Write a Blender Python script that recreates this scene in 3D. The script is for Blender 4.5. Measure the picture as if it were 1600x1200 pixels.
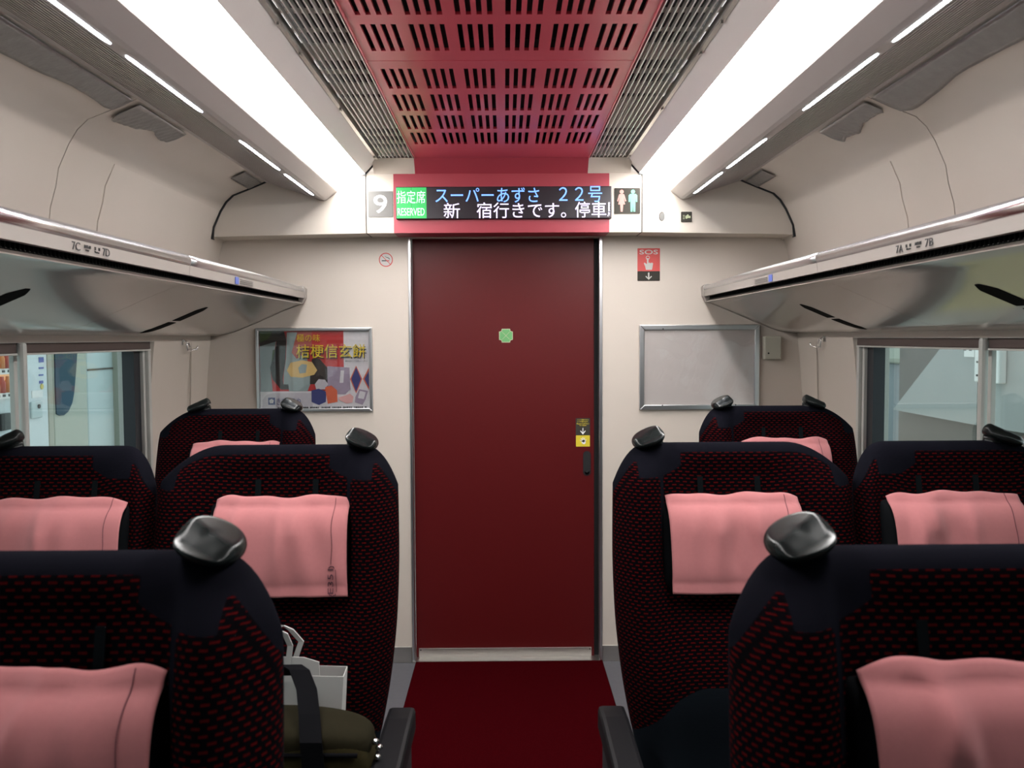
import bpy, bmesh, math, random
from mathutils import Matrix, Vector
R = math.radians
random.seed(7)
S = bpy.context.scene
C = S.collection
for o in list(bpy.data.objects): bpy.data.objects.remove(o)

# ------------------------------------------------------------------ camera, world, exposure
FPX, PITCH, YAW, ROLL, EYE = 1400.0, math.atan(72/1400), math.atan(11/1400), R(0.3), 1.40
cam = bpy.data.cameras.new('camera'); camo = bpy.data.objects.new('camera', cam); C.objects.link(camo)
cam.sensor_width = 36.0; cam.lens = 36.0*FPX/1600
camo.matrix_world = (Matrix.Translation((0, 0, EYE)) @ Matrix.Rotation(-YAW, 4, 'Z')
                     @ Matrix.Rotation(math.pi/2-PITCH, 4, 'X') @ Matrix.Rotation(-ROLL, 4, 'Z'))
cam.clip_start = 0.02
cam.dof.use_dof = True; cam.dof.focus_distance = 3.1; cam.dof.aperture_fstop = 9.0
S.camera = camo
W = bpy.data.worlds.new('overcast'); S.world = W; W.use_nodes = True
W.node_tree.nodes['Background'].inputs[0].default_value = (0.72, 0.80, 0.81, 1)
W.node_tree.nodes['Background'].inputs[1].default_value = 1.9
S.view_settings.view_transform = 'Standard'; S.view_settings.look = 'None'
S.view_settings.exposure = 0.0; S.view_settings.gamma = 1.0; S.view_settings.use_curve_mapping = False
PANEL_LIGHT, STRIP_LIGHT = 28.0, 27.0

def at(px, py, d):
    """point on the cross-section plane y=d that the survey photograph shows at (px,py)"""
    a = (px-800)/FPX; b = (600-py)/FPX
    c, s = math.cos(ROLL), math.sin(ROLL); a, b = a*c+b*s, -a*s+b*c
    x, y, z = a, 1.0, b
    c, s = math.cos(PITCH), math.sin(PITCH); y, z = y*c+z*s, -y*s+z*c
    c, s = math.cos(YAW), math.sin(YAW); x, y = x*c+y*s, -x*s+y*c
    return (x/y*d, EYE+z/y*d)

# ------------------------------------------------------------------ materials
def mat(name, col, rough=0.5, metal=0.0, coat=0.0, noise=0.0, nscale=40, bump=0.0, bscale=400, sheen=0.0, spec=0.5, ior=1.5, emit=None, estr=0):
    m = bpy.data.materials.new(name); m.use_nodes = True
    nt = m.node_tree; b = nt.nodes['Principled BSDF']
    b.inputs['Base Color'].default_value = (*col, 1); b.inputs['Roughness'].default_value = rough
    b.inputs['Metallic'].default_value = metal; b.inputs['Coat Weight'].default_value = coat
    b.inputs['Coat Roughness'].default_value = 0.08; b.inputs['Sheen Weight'].default_value = sheen
    b.inputs['Specular IOR Level'].default_value = spec; b.inputs['IOR'].default_value = ior
    tc = nt.nodes.new('ShaderNodeTexCoord')
    if noise or not (bump or emit):
        n = nt.nodes.new('ShaderNodeTexNoise'); n.inputs['Scale'].default_value = nscale; n.inputs['Detail'].default_value = 4
        nt.links.new(tc.outputs['Object'], n.inputs['Vector'])
        mx = nt.nodes.new('ShaderNodeMix'); mx.data_type = 'RGBA'
        k = noise or 0.03
        mx.inputs['A'].default_value = (*[c*(1-k) for c in col], 1); mx.inputs['B'].default_value = (*[min(1, c*(1+k)) for c in col], 1)
        nt.links.new(n.outputs['Fac'], mx.inputs['Factor']); nt.links.new(mx.outputs['Result'], b.inputs['Base Color'])
    if bump:
        n2 = nt.nodes.new('ShaderNodeTexNoise'); n2.inputs['Scale'].default_value = bscale; n2.inputs['Detail'].default_value = 3
        nt.links.new(tc.outputs['Object'], n2.inputs['Vector'])
        bp = nt.nodes.new('ShaderNodeBump'); bp.inputs['Strength'].default_value = bump; bp.inputs['Distance'].default_value = 0.002
        nt.links.new(n2.outputs['Fac'], bp.inputs['Height']); nt.links.new(bp.outputs['Normal'], b.inputs['Normal'])
    if emit:
        b.inputs['Emission Color'].default_value = (*emit, 1); b.inputs['Emission Strength'].default_value = estr
    return m

BEIGE = (0.565, 0.505, 0.445)
M = {}
M['wall'] = mat('wall_vinyl', BEIGE, 0.45, noise=0.03, nscale=6, bump=0.04, bscale=900)
M['header'] = mat('header_vinyl', (0.55, 0.495, 0.43), 0.5, noise=0.02, nscale=8)
M['ceil'] = mat('ceiling_vinyl', (0.90, 0.87, 0.85), 0.4, noise=0.02, nscale=8)
M['fin'] = mat('fin_paint', (0.42, 0.39, 0.38), 0.35, noise=0.02, nscale=8)
M['rack'] = mat('rack_gloss', (0.46, 0.41, 0.37), 0.28, metal=0.25, coat=0.9, noise=0.02, nscale=5)
M['rackface'] = mat('rack_face', (0.33, 0.30, 0.275), 0.4, noise=0.02, nscale=8)
M['alum'] = mat('brushed_aluminium', (0.62, 0.62, 0.63), 0.3, metal=1.0)
M['tube'] = mat('rail_metal', (0.70, 0.66, 0.67), 0.22, metal=1.0)
M['steel'] = mat('stainless_steel', (0.55, 0.53, 0.50), 0.38, metal=1.0, noise=0.06, nscale=30)
M['louver'] = mat('louver_metal', (0.80, 0.79, 0.77), 0.35, metal=0.4)
M['plate'] = mat('plenum_plate', (0.66, 0.64, 0.58), 0.6)
M['black'] = mat('black_void', (0.006, 0.006, 0.007), 0.7)
M['rubber'] = mat('black_rubber', (0.012, 0.013, 0.015), 0.5)
M['slot'] = mat('slot_black', (0.005, 0.005, 0.005), 0.9, spec=0.05)
M['redceil'] = mat('red_metal_panel', (0.64, 0.085, 0.125), 0.34, coat=0.1, noise=0.04, nscale=5)
M['redhead'] = mat('red_laminate', (0.34, 0.04, 0.06), 0.42, noise=0.03, nscale=5)
M['door'] = mat('door_red_laminate', (0.085, 0.0038, 0.0048), 0.42, noise=0.05, nscale=60, bump=0.06, bscale=700, spec=0.3)
M['carpet'] = mat('red_carpet', (0.036, 0.0012, 0.0025), 0.95, noise=0.35, nscale=300, bump=0.9, bscale=500, spec=0.0)
M['floor'] = mat('grey_floor', (0.085, 0.085, 0.095), 0.6, noise=0.12, nscale=60)
M['navy'] = mat('navy_plush', (0.0052, 0.0052, 0.0078), 0.9, noise=0.3, nscale=220, bump=0.5, bscale=900, spec=0.02)
M['lumbar'] = mat('slate_plush', (0.0062, 0.0080, 0.0105), 0.9, noise=0.25, nscale=160, bump=0.4, bscale=700, spec=0.03)
M['pillow'] = mat('black_pillow', (0.003, 0.0036, 0.0045), 0.8, spec=0.06)
M['pink'] = mat('pink_cloth', (0.44, 0.165, 0.168), 0.85, noise=0.05, nscale=150, bump=0.25, bscale=1200, sheen=0.1, spec=0.2)
M['thread'] = mat('dark_thread', (0.10, 0.03, 0.045), 0.8)
M['strap'] = mat('strap_web', (0.004, 0.0055, 0.0065), 0.9, spec=0.05)
M['grip'] = mat('grip_plastic', (0.007, 0.009, 0.009), 0.24, spec=0.11)
M['arm'] = mat('armrest_plastic', (0.005, 0.005, 0.006), 0.5, spec=0.10)
M['frame_dark'] = mat('seat_frame_grey', (0.016, 0.016, 0.018), 0.5, spec=0.3)
M['lightstop'] = mat('dark_light_stop', (0.06, 0.03, 0.03), 0.6)
M['softjoint'] = mat('soft_joint', (0.44, 0.39, 0.34), 0.7)
M['trimline'] = mat('panel_joint', (0.10, 0.09, 0.08), 0.7)
M['film'] = mat('silver_film', (0.24, 0.235, 0.23), 0.28, metal=0.6, noise=0.25, nscale=35, bump=0.7, bscale=45)
M['blind'] = mat('brown_blind', (0.075, 0.052, 0.047), 0.6, noise=0.06, nscale=90)
M['wframe'] = mat('window_frame_paint', (0.50, 0.50, 0.47), 0.4)
M['gasket'] = mat('window_gasket', (0.012, 0.015, 0.022), 0.5)
M['white'] = mat('white_print', (0.80, 0.80, 0.80), 0.5)
M['signgrey'] = mat('sign_grey', (0.15, 0.148, 0.142), 0.6, spec=0.2)
M['signdark'] = mat('sign_dark', (0.045, 0.042, 0.036), 0.7, spec=0.1)
M['ink'] = mat('black_ink', (0.02, 0.02, 0.022), 0.6)
M['blueink'] = mat('blue_ink', (0.08, 0.12, 0.40), 0.6)
M['signred'] = mat('sign_red', (0.55, 0.06, 0.055), 0.5)
M['silverink'] = mat('silver_ink', (0.50, 0.49, 0.47), 0.5)
M['pinkprint'] = mat('pink_print', (0.50, 0.26, 0.235), 0.7, spec=0.1)
M['mint'] = mat('mint_print', (0.16, 0.42, 0.31), 0.7, spec=0.1)
M['palegreen'] = mat('pale_green_print', (0.40, 0.44, 0.28), 0.7, spec=0.1)
M['stickgreen'] = mat('sticker_green', (0.12, 0.36, 0.13), 0.5)
M['stickedge'] = mat('sticker_edge', (0.45, 0.45, 0.30), 0.5)
M['yellow'] = mat('yellow_print', (0.65, 0.52, 0.03), 0.5)
M['box'] = mat('box_plastic', (0.42, 0.41, 0.34), 0.45)
M['board'] = mat('pale_backboard', (0.50, 0.46, 0.44), 0.45)
M['ledblack'] = mat('led_face', (0.012, 0.008, 0.014), 0.35)
M['ledblue'] = mat('led_blue', (0.1, 0.2, 0.6), 0.5, emit=(0.16, 0.36, 1.0), estr=1.7)
M['ledwhite'] = mat('led_white', (0.6, 0.6, 0.7), 0.5, emit=(0.80, 0.66, 1.0), estr=1.25)
M['ledgreen'] = mat('led_green', (0.02, 0.3, 0.08), 0.5, emit=(0.015, 0.36, 0.06), estr=0.9)
M['ledmint'] = mat('led_mint', (0.5, 0.7, 0.6), 0.5, emit=(0.55, 1.0, 0.80), estr=0.9)
M['diffuser'] = mat('light_diffuser', (0.8, 0.8, 0.8), 0.5, emit=(1.0, 0.975, 0.955), estr=PANEL_LIGHT)
M['striplamp'] = mat('strip_lamp', (0.8, 0.8, 0.85), 0.5, emit=(0.86, 0.91, 1.0), estr=STRIP_LIGHT)
M['olive'] = mat('olive_canvas', (0.026, 0.021, 0.0085), 0.9, noise=0.2, nscale=120, bump=0.3, bscale=600, spec=0.05)
M['olive_dark'] = mat('olive_trim', (0.013, 0.011, 0.0055), 0.9, noise=0.2, nscale=120, spec=0.05)
M['web'] = mat('black_webbing', (0.0045, 0.0045, 0.0055), 0.9, bump=0.3, bscale=800, spec=0.03)
M['paper'] = mat('white_paper', (0.38, 0.375, 0.36), 0.6, noise=0.03, nscale=30)
M['copper'] = mat('copper_badge', (0.35, 0.14, 0.08), 0.4, metal=0.6)
M['chrome'] = mat('chrome', (0.75, 0.75, 0.75), 0.1, metal=1.0)

def fabric():
    m = bpy.data.materials.new('dash_fabric'); m.use_nodes = True
    nt = m.node_tree; b = nt.nodes['Principled BSDF']; L = nt.links.new
    def N(op, a, bb=None):
        n = nt.nodes.new('ShaderNodeMath'); n.operation = op
        for i, v in enumerate((a, bb)):
            if v is None: continue
            if isinstance(v, (int, float)): n.inputs[i].default_value = v
            else: L(v, n.inputs[i])
        return n.outputs[0]
    uv = nt.nodes.new('ShaderNodeUVMap'); uv.uv_map = 'UVMap'
    sp = nt.nodes.new('ShaderNodeSeparateXYZ'); L(uv.outputs[0], sp.inputs[0])
    rv = N('DIVIDE', sp.outputs[1], 0.0072); row = N('FLOOR', rv); fv = N('FRACT', rv)
    off = N('MULTIPLY', N('MODULO', N('ABSOLUTE', row), 2.0), 0.5)
    ns = nt.nodes.new('ShaderNodeTexWhiteNoise'); ns.noise_dimensions = '1D'; L(row, ns.inputs['W'])
    jit = N('MULTIPLY', ns.outputs['Value'], 0.16)
    fu = N('FRACT', N('ADD', N('ADD', N('DIVIDE', sp.outputs[0], 0.0172), off), N('ADD', jit, 40.0)))
    dash = N('MULTIPLY', N('LESS_THAN', fu, 0.56), N('LESS_THAN', fv, 0.40))
    tn = nt.nodes.new('ShaderNodeTexNoise'); tn.inputs['Scale'].default_value = 180; tc = nt.nodes.new('ShaderNodeTexCoord')
    L(tc.outputs['Object'], tn.inputs['Vector'])
    fac = N('MULTIPLY', dash, N('ADD', N('MULTIPLY', tn.outputs['Fac'], 0.9), 0.35))
    mx = nt.nodes.new('ShaderNodeMix'); mx.data_type = 'RGBA'; mx.clamp_factor = True
    mx.inputs['A'].default_value = (0.0024, 0.0018, 0.0026, 1); mx.inputs['B'].default_value = (0.056, 0.0028, 0.0034, 1)
    L(fac, mx.inputs['Factor'])
    col = mx.outputs['Result']
    for an, cc in (('plain', (0.0052, 0.0052, 0.0080, 1)), ('lumbar', (0.0066, 0.0085, 0.0112, 1))):
        at_ = nt.nodes.new('ShaderNodeAttribute'); at_.attribute_name = an
        m2 = nt.nodes.new('ShaderNodeMix'); m2.data_type = 'RGBA'; L(N('GREATER_THAN', at_.outputs['Fac'], 0.0), m2.inputs['Factor'])
        L(col, m2.inputs['A']); m2.inputs['B'].default_value = cc; col = m2.outputs['Result']
    L(col, b.inputs['Base Color'])
    b.inputs['Roughness'].default_value = 0.95; b.inputs['Specular IOR Level'].default_value = 0.01
    bp = nt.nodes.new('ShaderNodeBump'); bp.inputs['Strength'].default_value = 0.5; bp.inputs['Distance'].default_value = 0.001
    L(dash, bp.inputs['Height']); L(bp.outputs['Normal'], b.inputs['Normal'])
    return m
M['fabric'] = fabric()

def glass(name, tint, refl=1.0):
    m = bpy.data.materials.new(name); m.use_nodes = True; nt = m.node_tree; nt.nodes.clear()
    o = nt.nodes.new('ShaderNodeOutputMaterial'); t = nt.nodes.new('ShaderNodeBsdfTransparent'); t.inputs[0].default_value = (*tint, 1)
    g = nt.nodes.new('ShaderNodeBsdfGlossy'); g.inputs['Roughness'].default_value = 0.02; g.inputs[0].default_value = (refl, refl, refl, 1)
    lw = nt.nodes.new('ShaderNodeLayerWeight'); lw.inputs[0].default_value = 0.5
    pw = nt.nodes.new('ShaderNodeMath'); pw.operation = 'POWER'; pw.inputs[1].default_value = 5.0
    f = nt.nodes.new('ShaderNodeMath'); f.operation = 'MULTIPLY_ADD'; f.inputs[1].default_value = 0.96; f.inputs[2].default_value = 0.04
    nt.links.new(lw.outputs['Facing'], pw.inputs[0]); nt.links.new(pw.outputs[0], f.inputs[0])
    mx = nt.nodes.new('ShaderNodeMixShader')
    nt.links.new(f.outputs[0], mx.inputs[0]); nt.links.new(t.outputs[0], mx.inputs[1]); nt.links.new(g.outputs[0], mx.inputs[2])
    nt.links.new(mx.outputs[0], o.inputs[0]); return m
M['glass'] = glass('window_glass', (0.84, 0.90, 0.895))
M['clearfilm'] = glass('clear_sheet', (0.93, 0.93, 0.93))

# ------------------------------------------------------------------ mesh helpers
class MB:
    def __init__(s): s.v = []; s.f = []; s.m = []
    def add(s, vs, fs, mi=0):
        n = len(s.v); s.v += [tuple(v) for v in vs]; s.f += [tuple(n+i for i in f) for f in fs]; s.m += [mi]*len(fs); return s
    def box(s, x0, x1, y0, y1, z0, z1, mi=0):
        v = [(x, y, z) for z in (z0, z1) for y in (y0, y1) for x in (x0, x1)]
        return s.add(v, [(0, 2, 3, 1), (4, 5, 7, 6), (0, 1, 5, 4), (2, 6, 7, 3), (0, 4, 6, 2), (1, 3, 7, 5)], mi)
    def prism(s, pts, y0, y1, mi=0):
        """polygon in XZ, extruded along y"""
        n = len(pts)
        a = sum(pts[i][0]*pts[(i+1) % n][1]-pts[(i+1) % n][0]*pts[i][1] for i in range(n))
        if a < 0: pts = pts[::-1]
        v = [(x, y0, z) for x, z in pts]+[(x, y1, z) for x, z in pts]
        f = [tuple(range(n)), tuple(range(2*n-1, n-1, -1))]+[(i, i+n, (i+1) % n+n, (i+1) % n) for i in range(n)]
        return s.add(v, f, mi)
    def sheet(s, pts, y0, y1, mi=0, ny=1):
        n = len(pts); v = []; f = []
        for j in range(ny+1):
            y = y0+(y1-y0)*j/ny; v += [(x, y, z) for x, z in pts]
        for j in range(ny):
            for i in range(n-1): a = j*n+i; f.append((a, a+1, a+n+1, a+n))
        return s.add(v, f, mi)
    def tube(s, path, r, n=8, mi=0, caps=True):
        P = [Vector(p) for p in path]; k = len(P); rr = r if isinstance(r, (list, tuple)) else [r]*k
        base = len(s.v); up = Vector((0.123, 0.31, 0.95)).normalized(); vs = []; fs = []
        for i, p in enumerate(P):
            t = (P[min(i+1, k-1)]-P[max(i-1, 0)]).normalized()
            a = t.cross(up)
            if a.length < 1e-3: a = t.cross(Vector((1, 0, 0)))
            a.normalize(); b = t.cross(a)
            for j in range(n):
                q = 2*math.pi*j/n; vs.append(p+rr[i]*(math.cos(q)*a+math.sin(q)*b))
        for i in range(k-1):
            for j in range(n): fs.append((i*n+j, i*n+(j+1) % n, (i+1)*n+(j+1) % n, (i+1)*n+j))
        if caps: fs.append(tuple(range(n-1, -1, -1))); fs.append(tuple((k-1)*n+j for j in range(n)))
        return s.add(vs, fs, mi)
    def grid(s, fn, nu, nv, mi=0, mfn=None, flip=False):
        base = len(s.v); vs = [fn(i/nu, j/nv) for j in range(nv+1) for i in range(nu+1)]; fs = []
        for j in range(nv):
            for i in range(nu):
                a = j*(nu+1)+i; q = (a, a+1, a+nu+2, a+nu+1); fs.append(q[::-1] if flip else q)
        return s.add(vs, fs, mi)
    def mesh(s, name, mats, smooth=False, weld=0.0):
        me = bpy.data.meshes.new(name); me.from_pydata(s.v, [], s.f); me.update()
        for m in (mats if isinstance(mats, (list, tuple)) else [mats]): me.materials.append(M[m] if isinstance(m, str) else m)
        for p, i in zip(me.polygons, s.m): p.material_index = i; p.use_smooth = smooth
        bm = bmesh.new(); bm.from_mesh(me)
        if weld: bmesh.ops.remove_doubles(bm, verts=bm.verts, dist=weld)
        bmesh.ops.recalc_face_normals(bm, faces=bm.faces); bm.to_mesh(me); bm.free()
        return me
    def build(s, name, mats, parent=None, smooth=False, bevel=0.0, solid=0.0, weld=0.0, seg=2):
        return link(name, s.mesh(name, mats, smooth, weld), parent, bevel, solid, seg)

SMOOTH = {'wall_panel', 'underside_panel', 'hatch_panel', 'diffuser', 'wall_left', 'wall_right'}
def link(name, me, parent=None, bevel=0.0, solid=0.0, seg=2):
    if name in SMOOTH:
        for p in me.polygons: p.use_smooth = True
        me.set_sharp_from_angle(angle=R(32))
    o = bpy.data.objects.new(name, me); C.objects.link(o)
    if parent: o.parent = parent
    if solid: m = o.modifiers.new('solid', 'SOLIDIFY'); m.thickness = abs(solid); m.offset = 1 if solid > 0 else -1
    if bevel:
        m = o.modifiers.new('bevel', 'BEVEL'); m.width = bevel; m.segments = seg; m.limit_method = 'ANGLE'; m.harden_normals = False
        for p in me.polygons: p.use_smooth = False
    return o
def tag(o, label=None, cat=None, group=None, kind=None):
    if label: o['label'] = label
    if cat: o['category'] = cat
    if group: o['group'] = group
    if kind: o['kind'] = kind
    return o
def empty(name, loc=(0, 0, 0), label=None, cat=None, group=None, kind=None):
    o = bpy.data.objects.new(name, None); C.objects.link(o); o.location = loc; o.empty_display_size = 0.05
    return tag(o, label, cat, group, kind)
def box(name, b, m, parent=None, bevel=0.0): return MB().box(*b).build(name, m, parent, bevel=bevel)
def plate(name, pts, y, m, parent=None, t=0.001): return MB().prism(pts, y-t, y).build(name, m, parent)
def rect(x0, x1, z0, z1): return [(x0, z0), (x1, z0), (x1, z1), (x0, z1)]
def ell(cx, cz, rx, rz=None, n=24, a0=0, a1=360):
    rz = rz or rx
    full = abs(a1-a0) >= 360
    return [(cx+rx*math.cos(R(a0+(a1-a0)*i/(n if full else n-1))), cz+rz*math.sin(R(a0+(a1-a0)*i/(n if full else n-1)))) for i in range(n)]
def rrect(x0, x1, z0, z1, r, n=5):
    p = []
    for cx, cz, a in ((x1-r, z0+r, -90), (x1-r, z1-r, 0), (x0+r, z1-r, 90), (x0+r, z0+r, 180)):
        p += [(cx+r*math.cos(R(a+90*i/n)), cz+r*math.sin(R(a+90*i/n))) for i in range(n+1)]
    return p
def text(name, body, size, m, parent, loc, rot=(90, 0, 0), width=None, height=None, bold=0.0, extr=0.0004, align='CENTER', clip=None):
    cu = bpy.data.curves.new(name, 'FONT'); cu.body = body; cu.size = size; cu.align_x = align; cu.align_y = 'CENTER'
    cu.extrude = extr; cu.offset = bold if all(ord(c) < 0x3000 for c in body) else 0.0; cu.resolution_u = 3
    to = bpy.data.objects.new(name+'_tmp', cu); C.objects.link(to)
    bpy.context.view_layer.update()
    me = bpy.data.meshes.new_from_object(to.evaluated_get(bpy.context.evaluated_depsgraph_get()))
    bpy.data.objects.remove(to)
    if len(me.vertices) == 0: print('EMPTY TEXT', body); 
    xs = [v.co.x for v in me.vertices] or [0, 1]; ys = [v.co.y for v in me.vertices] or [0, 1]
    w, h = max(xs)-min(xs), max(ys)-min(ys); cx, cy = (max(xs)+min(xs))/2, (max(ys)+min(ys))/2
    sx = width/w if width else 1; sy = height/h if height else (sx if width else 1)
    if height and not width: sx = sy
    for v in me.vertices: v.co.x = (v.co.x-cx)*sx; v.co.y = (v.co.y-cy)*sy
    if clip is not None:
        bm = bmesh.new(); bm.from_mesh(me)
        bmesh.ops.bisect_plane(bm, geom=bm.verts[:]+bm.edges[:]+bm.faces[:], plane_co=(clip, 0, 0), plane_no=(1, 0, 0), clear_outer=True)
        bm.to_mesh(me); bm.free()
    me.materials.clear(); me.materials.append(M[m]); me.name = name
    o = bpy.data.objects.new(name, me); C.objects.link(o); o.parent = parent; o.location = loc; o.rotation_euler = [R(a) for a in rot]
    return o
def sstep(a, b, x):
    t = max(0, min(1, (x-a)/(b-a))); return t*t*(3-2*t)

# ------------------------------------------------------------------ main dimensions (metres)
D, DH, DC = 3.89, 3.74, 3.69          # end wall, header face, end of the ceiling panels
FZ, Y0, YP = -0.028, -1.3, 0.70                 # floor level, rear end of the modelled car, light panels cut short here, out of view, to dim near seats
CX = -0.006

# ------------------------------------------------------------------ setting: floor, walls, roof
tag(box('floor', (-1.45, 1.45, Y0, D+0.2, FZ-0.06, FZ), 'floor'), 'dark grey floor strips under the seats', kind='structure')
tag(MB().box(-0.400, 0.424, Y0, D+0.02, FZ, FZ+0.006).build('aisle_carpet', 'carpet', bevel=0.003), 'dark red carpet runner along the aisle up to the door', 'carpet')
WP = [(1.30, FZ), (1.30, 0.62), (1.295, 1.15), (1.2815, 1.318), (1.2717, 1.405), (1.2313, 1.759), (1.2146, 1.816), (1.2062, 1.8633), (1.1764, 1.9287), (1.152, 1.967), (1.123, 1.9939), (1.0569, 2.0198), (0.9882, 2.0482)]
def wx(z):
    for (xa, za), (xb, zb) in zip(WP, WP[1:]):
        if za <= z <= zb: return xa+(xb-xa)*(z-za)/(zb-za)
    return 1.3
WINDOWS = ((1.50, 3.27), (-0.44, 1.33))
WZ0, WZ1 = 0.62, 1.395
def side_wall(sg, nm):
    mb = MB(); out = 1.40
    def seg(y0, y1, z0, z1):
        zs = [z0]+[z for _, z in WP if z0+1e-6 < z < z1-1e-6]+[z1]
        pts = [(sg*wx(z), z) for z in zs]+[(sg*out, z1), (sg*out, z0)]
        mb.prism(pts, y0, y1)
    seg(Y0, D+0.1, FZ, WZ0); seg(Y0, D+0.1, WZ1, 1.759)
    edges = [Y0]+[e for w in sorted(WINDOWS) for e in w]+[D+0.1]
    for a, b in zip(edges[::2], edges[1::2]): seg(a, b, WZ0, WZ1)
    w = tag(mb.build(nm, 'wall'), 'beige side wall with windows under the luggage rack', kind='structure')
    # the upper panels above the rack, each a sheet with its own joint
    up = [(sg*x, z) for x, z in WP if z >= 1.405]; up[0] = (sg*wx(1.60), 1.60)
    up = [up[0]]+[(sg*x, z) for x, z in WP if z > 1.65]
    up2 = [(x-sg*0.004, z) for x, z in up]
    for y0, y1 in ((2.458, D+0.01), (0.514, 2.453), (Y0, 0.509)):
        pb = MB(); n = len(up)
        pb.prism(up2+[(x+sg*0.02, z+0.012) for x, z in up[::-1]], y0, y1)
        pb.build('wall_panel', 'wall', w)
    # maintenance hatch on the lower wall near the end
    h = [(x-sg*0.0035, z) for x, z in up2 if z <= 1.93]
    MB().prism(h+[(x+sg*0.004, z) for x, z in h[::-1]], 2.735, DH-0.03).build('hatch_panel', 'wall', w)
    # thin vertical joint on the pier by the window
    for y in (3.655,):
        x = sg*(wx(1.1)-0.0015)
        MB().prism([(sg*(wx(0.7)-0.001), 0.7), (sg*(wx(1.39)-0.001), 1.39), (sg*(wx(1.39)+0.004), 1.39), (sg*(wx(0.7)+0.004), 0.7)], y, y+0.003).build('panel_joint', 'softjoint', w)
    return w
wl = side_wall(-1, 'wall_left'); wr = side_wall(1, 'wall_right')
# end wall with the door opening
DX0, DX1, DZ = -0.405, 0.412, 1.832
we = MB()
we.box(-1.42, DX0, D, D+0.12, FZ, 2.2); we.box(DX1, 1.42, D, D+0.12, FZ, 2.2); we.box(DX0, DX1, D, D+0.12, DZ, 2.2)
we = tag(we.build('wall_end', 'wall'), 'beige end wall around the red door', kind='structure')
tag(box('wall_light_stop', (-1.42, 1.42, Y0-0.08, Y0, FZ, 2.25), 'lightstop'), 'dark wall added behind the viewer to contain the light', kind='structure')  # unseen wall added partway along the car, dark so it absorbs light
cl = MB(); cl.box(-1.42, 1.42, Y0-0.08, D+0.12, 2.22, 2.28)
for sg in (-1, 1): cl.box(min(sg*1.10, sg*1.42), max(sg*1.10, sg*1.42), Y0, D+0.12, 2.075, 2.22)
tag(cl.build('ceiling', 'black'), 'dark ceiling void above the panels', kind='structure')
# rear part of the red ceiling, outside the picture
box('rear_panel', (CX-0.353, CX+0.353, Y0, 1.14, 2.133, 2.145), 'redceil', bpy.data.objects['ceiling'])
# baseboards on the end wall
for nm, x0, x1 in (('baseboard_left', -1.29, DX0-0.012), ('baseboard_right', DX1+0.012, 1.29)):
    bb = MB(); bb.box(x0, x1, D-0.006, D, FZ, FZ+0.072)
    tag(bb.build(nm, 'steel', bevel=0.002), 'stainless steel kick plate at the foot of the end wall', kind='structure')
# door frame trims
for nm, x0, x1 in (('trim_1', DX0-0.010, DX0+0.002), ('trim_2', DX1-0.002, DX1+0.012)):
    t = MB().box(x0, x1, D-0.006, D+0.05, FZ, DZ).build(nm, 'alum', bevel=0.002); tag(t, 'slim metal edge strip of the door opening', kind='structure')

# ------------------------------------------------------------------ header above the door
hd = tag(empty('trim_3', (0, DH, 1.83)), 'beige and red header box above the door', kind='structure')
def child(o, p):  # keep world placement under an offset parent
    o.parent = p; o.matrix_parent_inverse = Matrix.Translation(-p.location); return o
HZ0, HZ1 = 1.836, 2.078
hx = {'a': at(572, 320, DH)[0], 'b': at(615, 320, DH)[0], 'c': at(952, 320, DH)[0], 'd': at(1003, 320, DH)[0]}
for nm, x0, x1, m in (('header_panel', hx['a']+0.003, hx['b'], 'header'), ('header_panel', hx['b'], hx['c'], 'redhead'), ('header_panel', hx['c'], hx['d']-0.003, 'header')):
    child(box(nm, (x0, x1, DH, D, HZ0, HZ1), m), hd)
edge = [(x, z) for x, z in WP if 1.80 < z < 2.06]
for sg, xi in ((-1, hx['a']-0.003), (1, hx['d']+0.003)):
    pts = [(xi, HZ0), (sg*1.198, HZ0-0.012), (sg*1.200, 1.816)]+[(sg*(x-0.010), z-0.004) for x, z in edge[1:]]+[(sg*0.95, HZ1), (xi, HZ1)]
    child(MB().prism(pts, DH, D).build('header_wing', 'header'), hd)
    g = [(sg*(x-0.010), z-0.004) for x, z in edge]+[(sg*(x+0.003), z+0.004) for x, z in edge[::-1]]
    child(MB().prism(g, DH-0.006, DH+0.02).build('gasket', 'rubber'), hd)
    child(box('joint', (min(xi, xi+sg*-0.006), max(xi, xi+sg*-0.006), DH+0.004, D, HZ0, HZ1), 'trimline'), hd)
# sloping cove between header and ceiling
def cove(x0, x1, m):
    b = MB(); b.add([(x0, DH, HZ1), (x1, DH, HZ1), (x1, DC, 2.133), (x0, DC, 2.133), (x0, DH+.02, HZ1+.0), (x1, DH+.02, HZ1), (x1, DC+.02, 2.145), (x0, DC+.02, 2.145)],
                    [(0, 1, 2, 3), (7, 6, 5, 4), (0, 4, 5, 1), (1, 5, 6, 2), (2, 6, 7, 3), (3, 7, 4, 0)])
    child(b.build('cove', m), hd)
cove(CX-0.530, -0.366, 'header'); cove(-0.366, 0.347, 'redhead'); cove(0.347, CX+0.530, 'header')
# small oval recess and torch sign on the right header wing
x, z = at(1034, 338, DH)
child(plate('recess', ell(x, z, 0.012, 0.019), DH, 'trimline', t=0.0015), hd)
child(plate('recess', ell(x+0.002, z-0.002, 0.010, 0.016), DH-0.001, 'signgrey', t=0.0015), hd)

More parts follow.
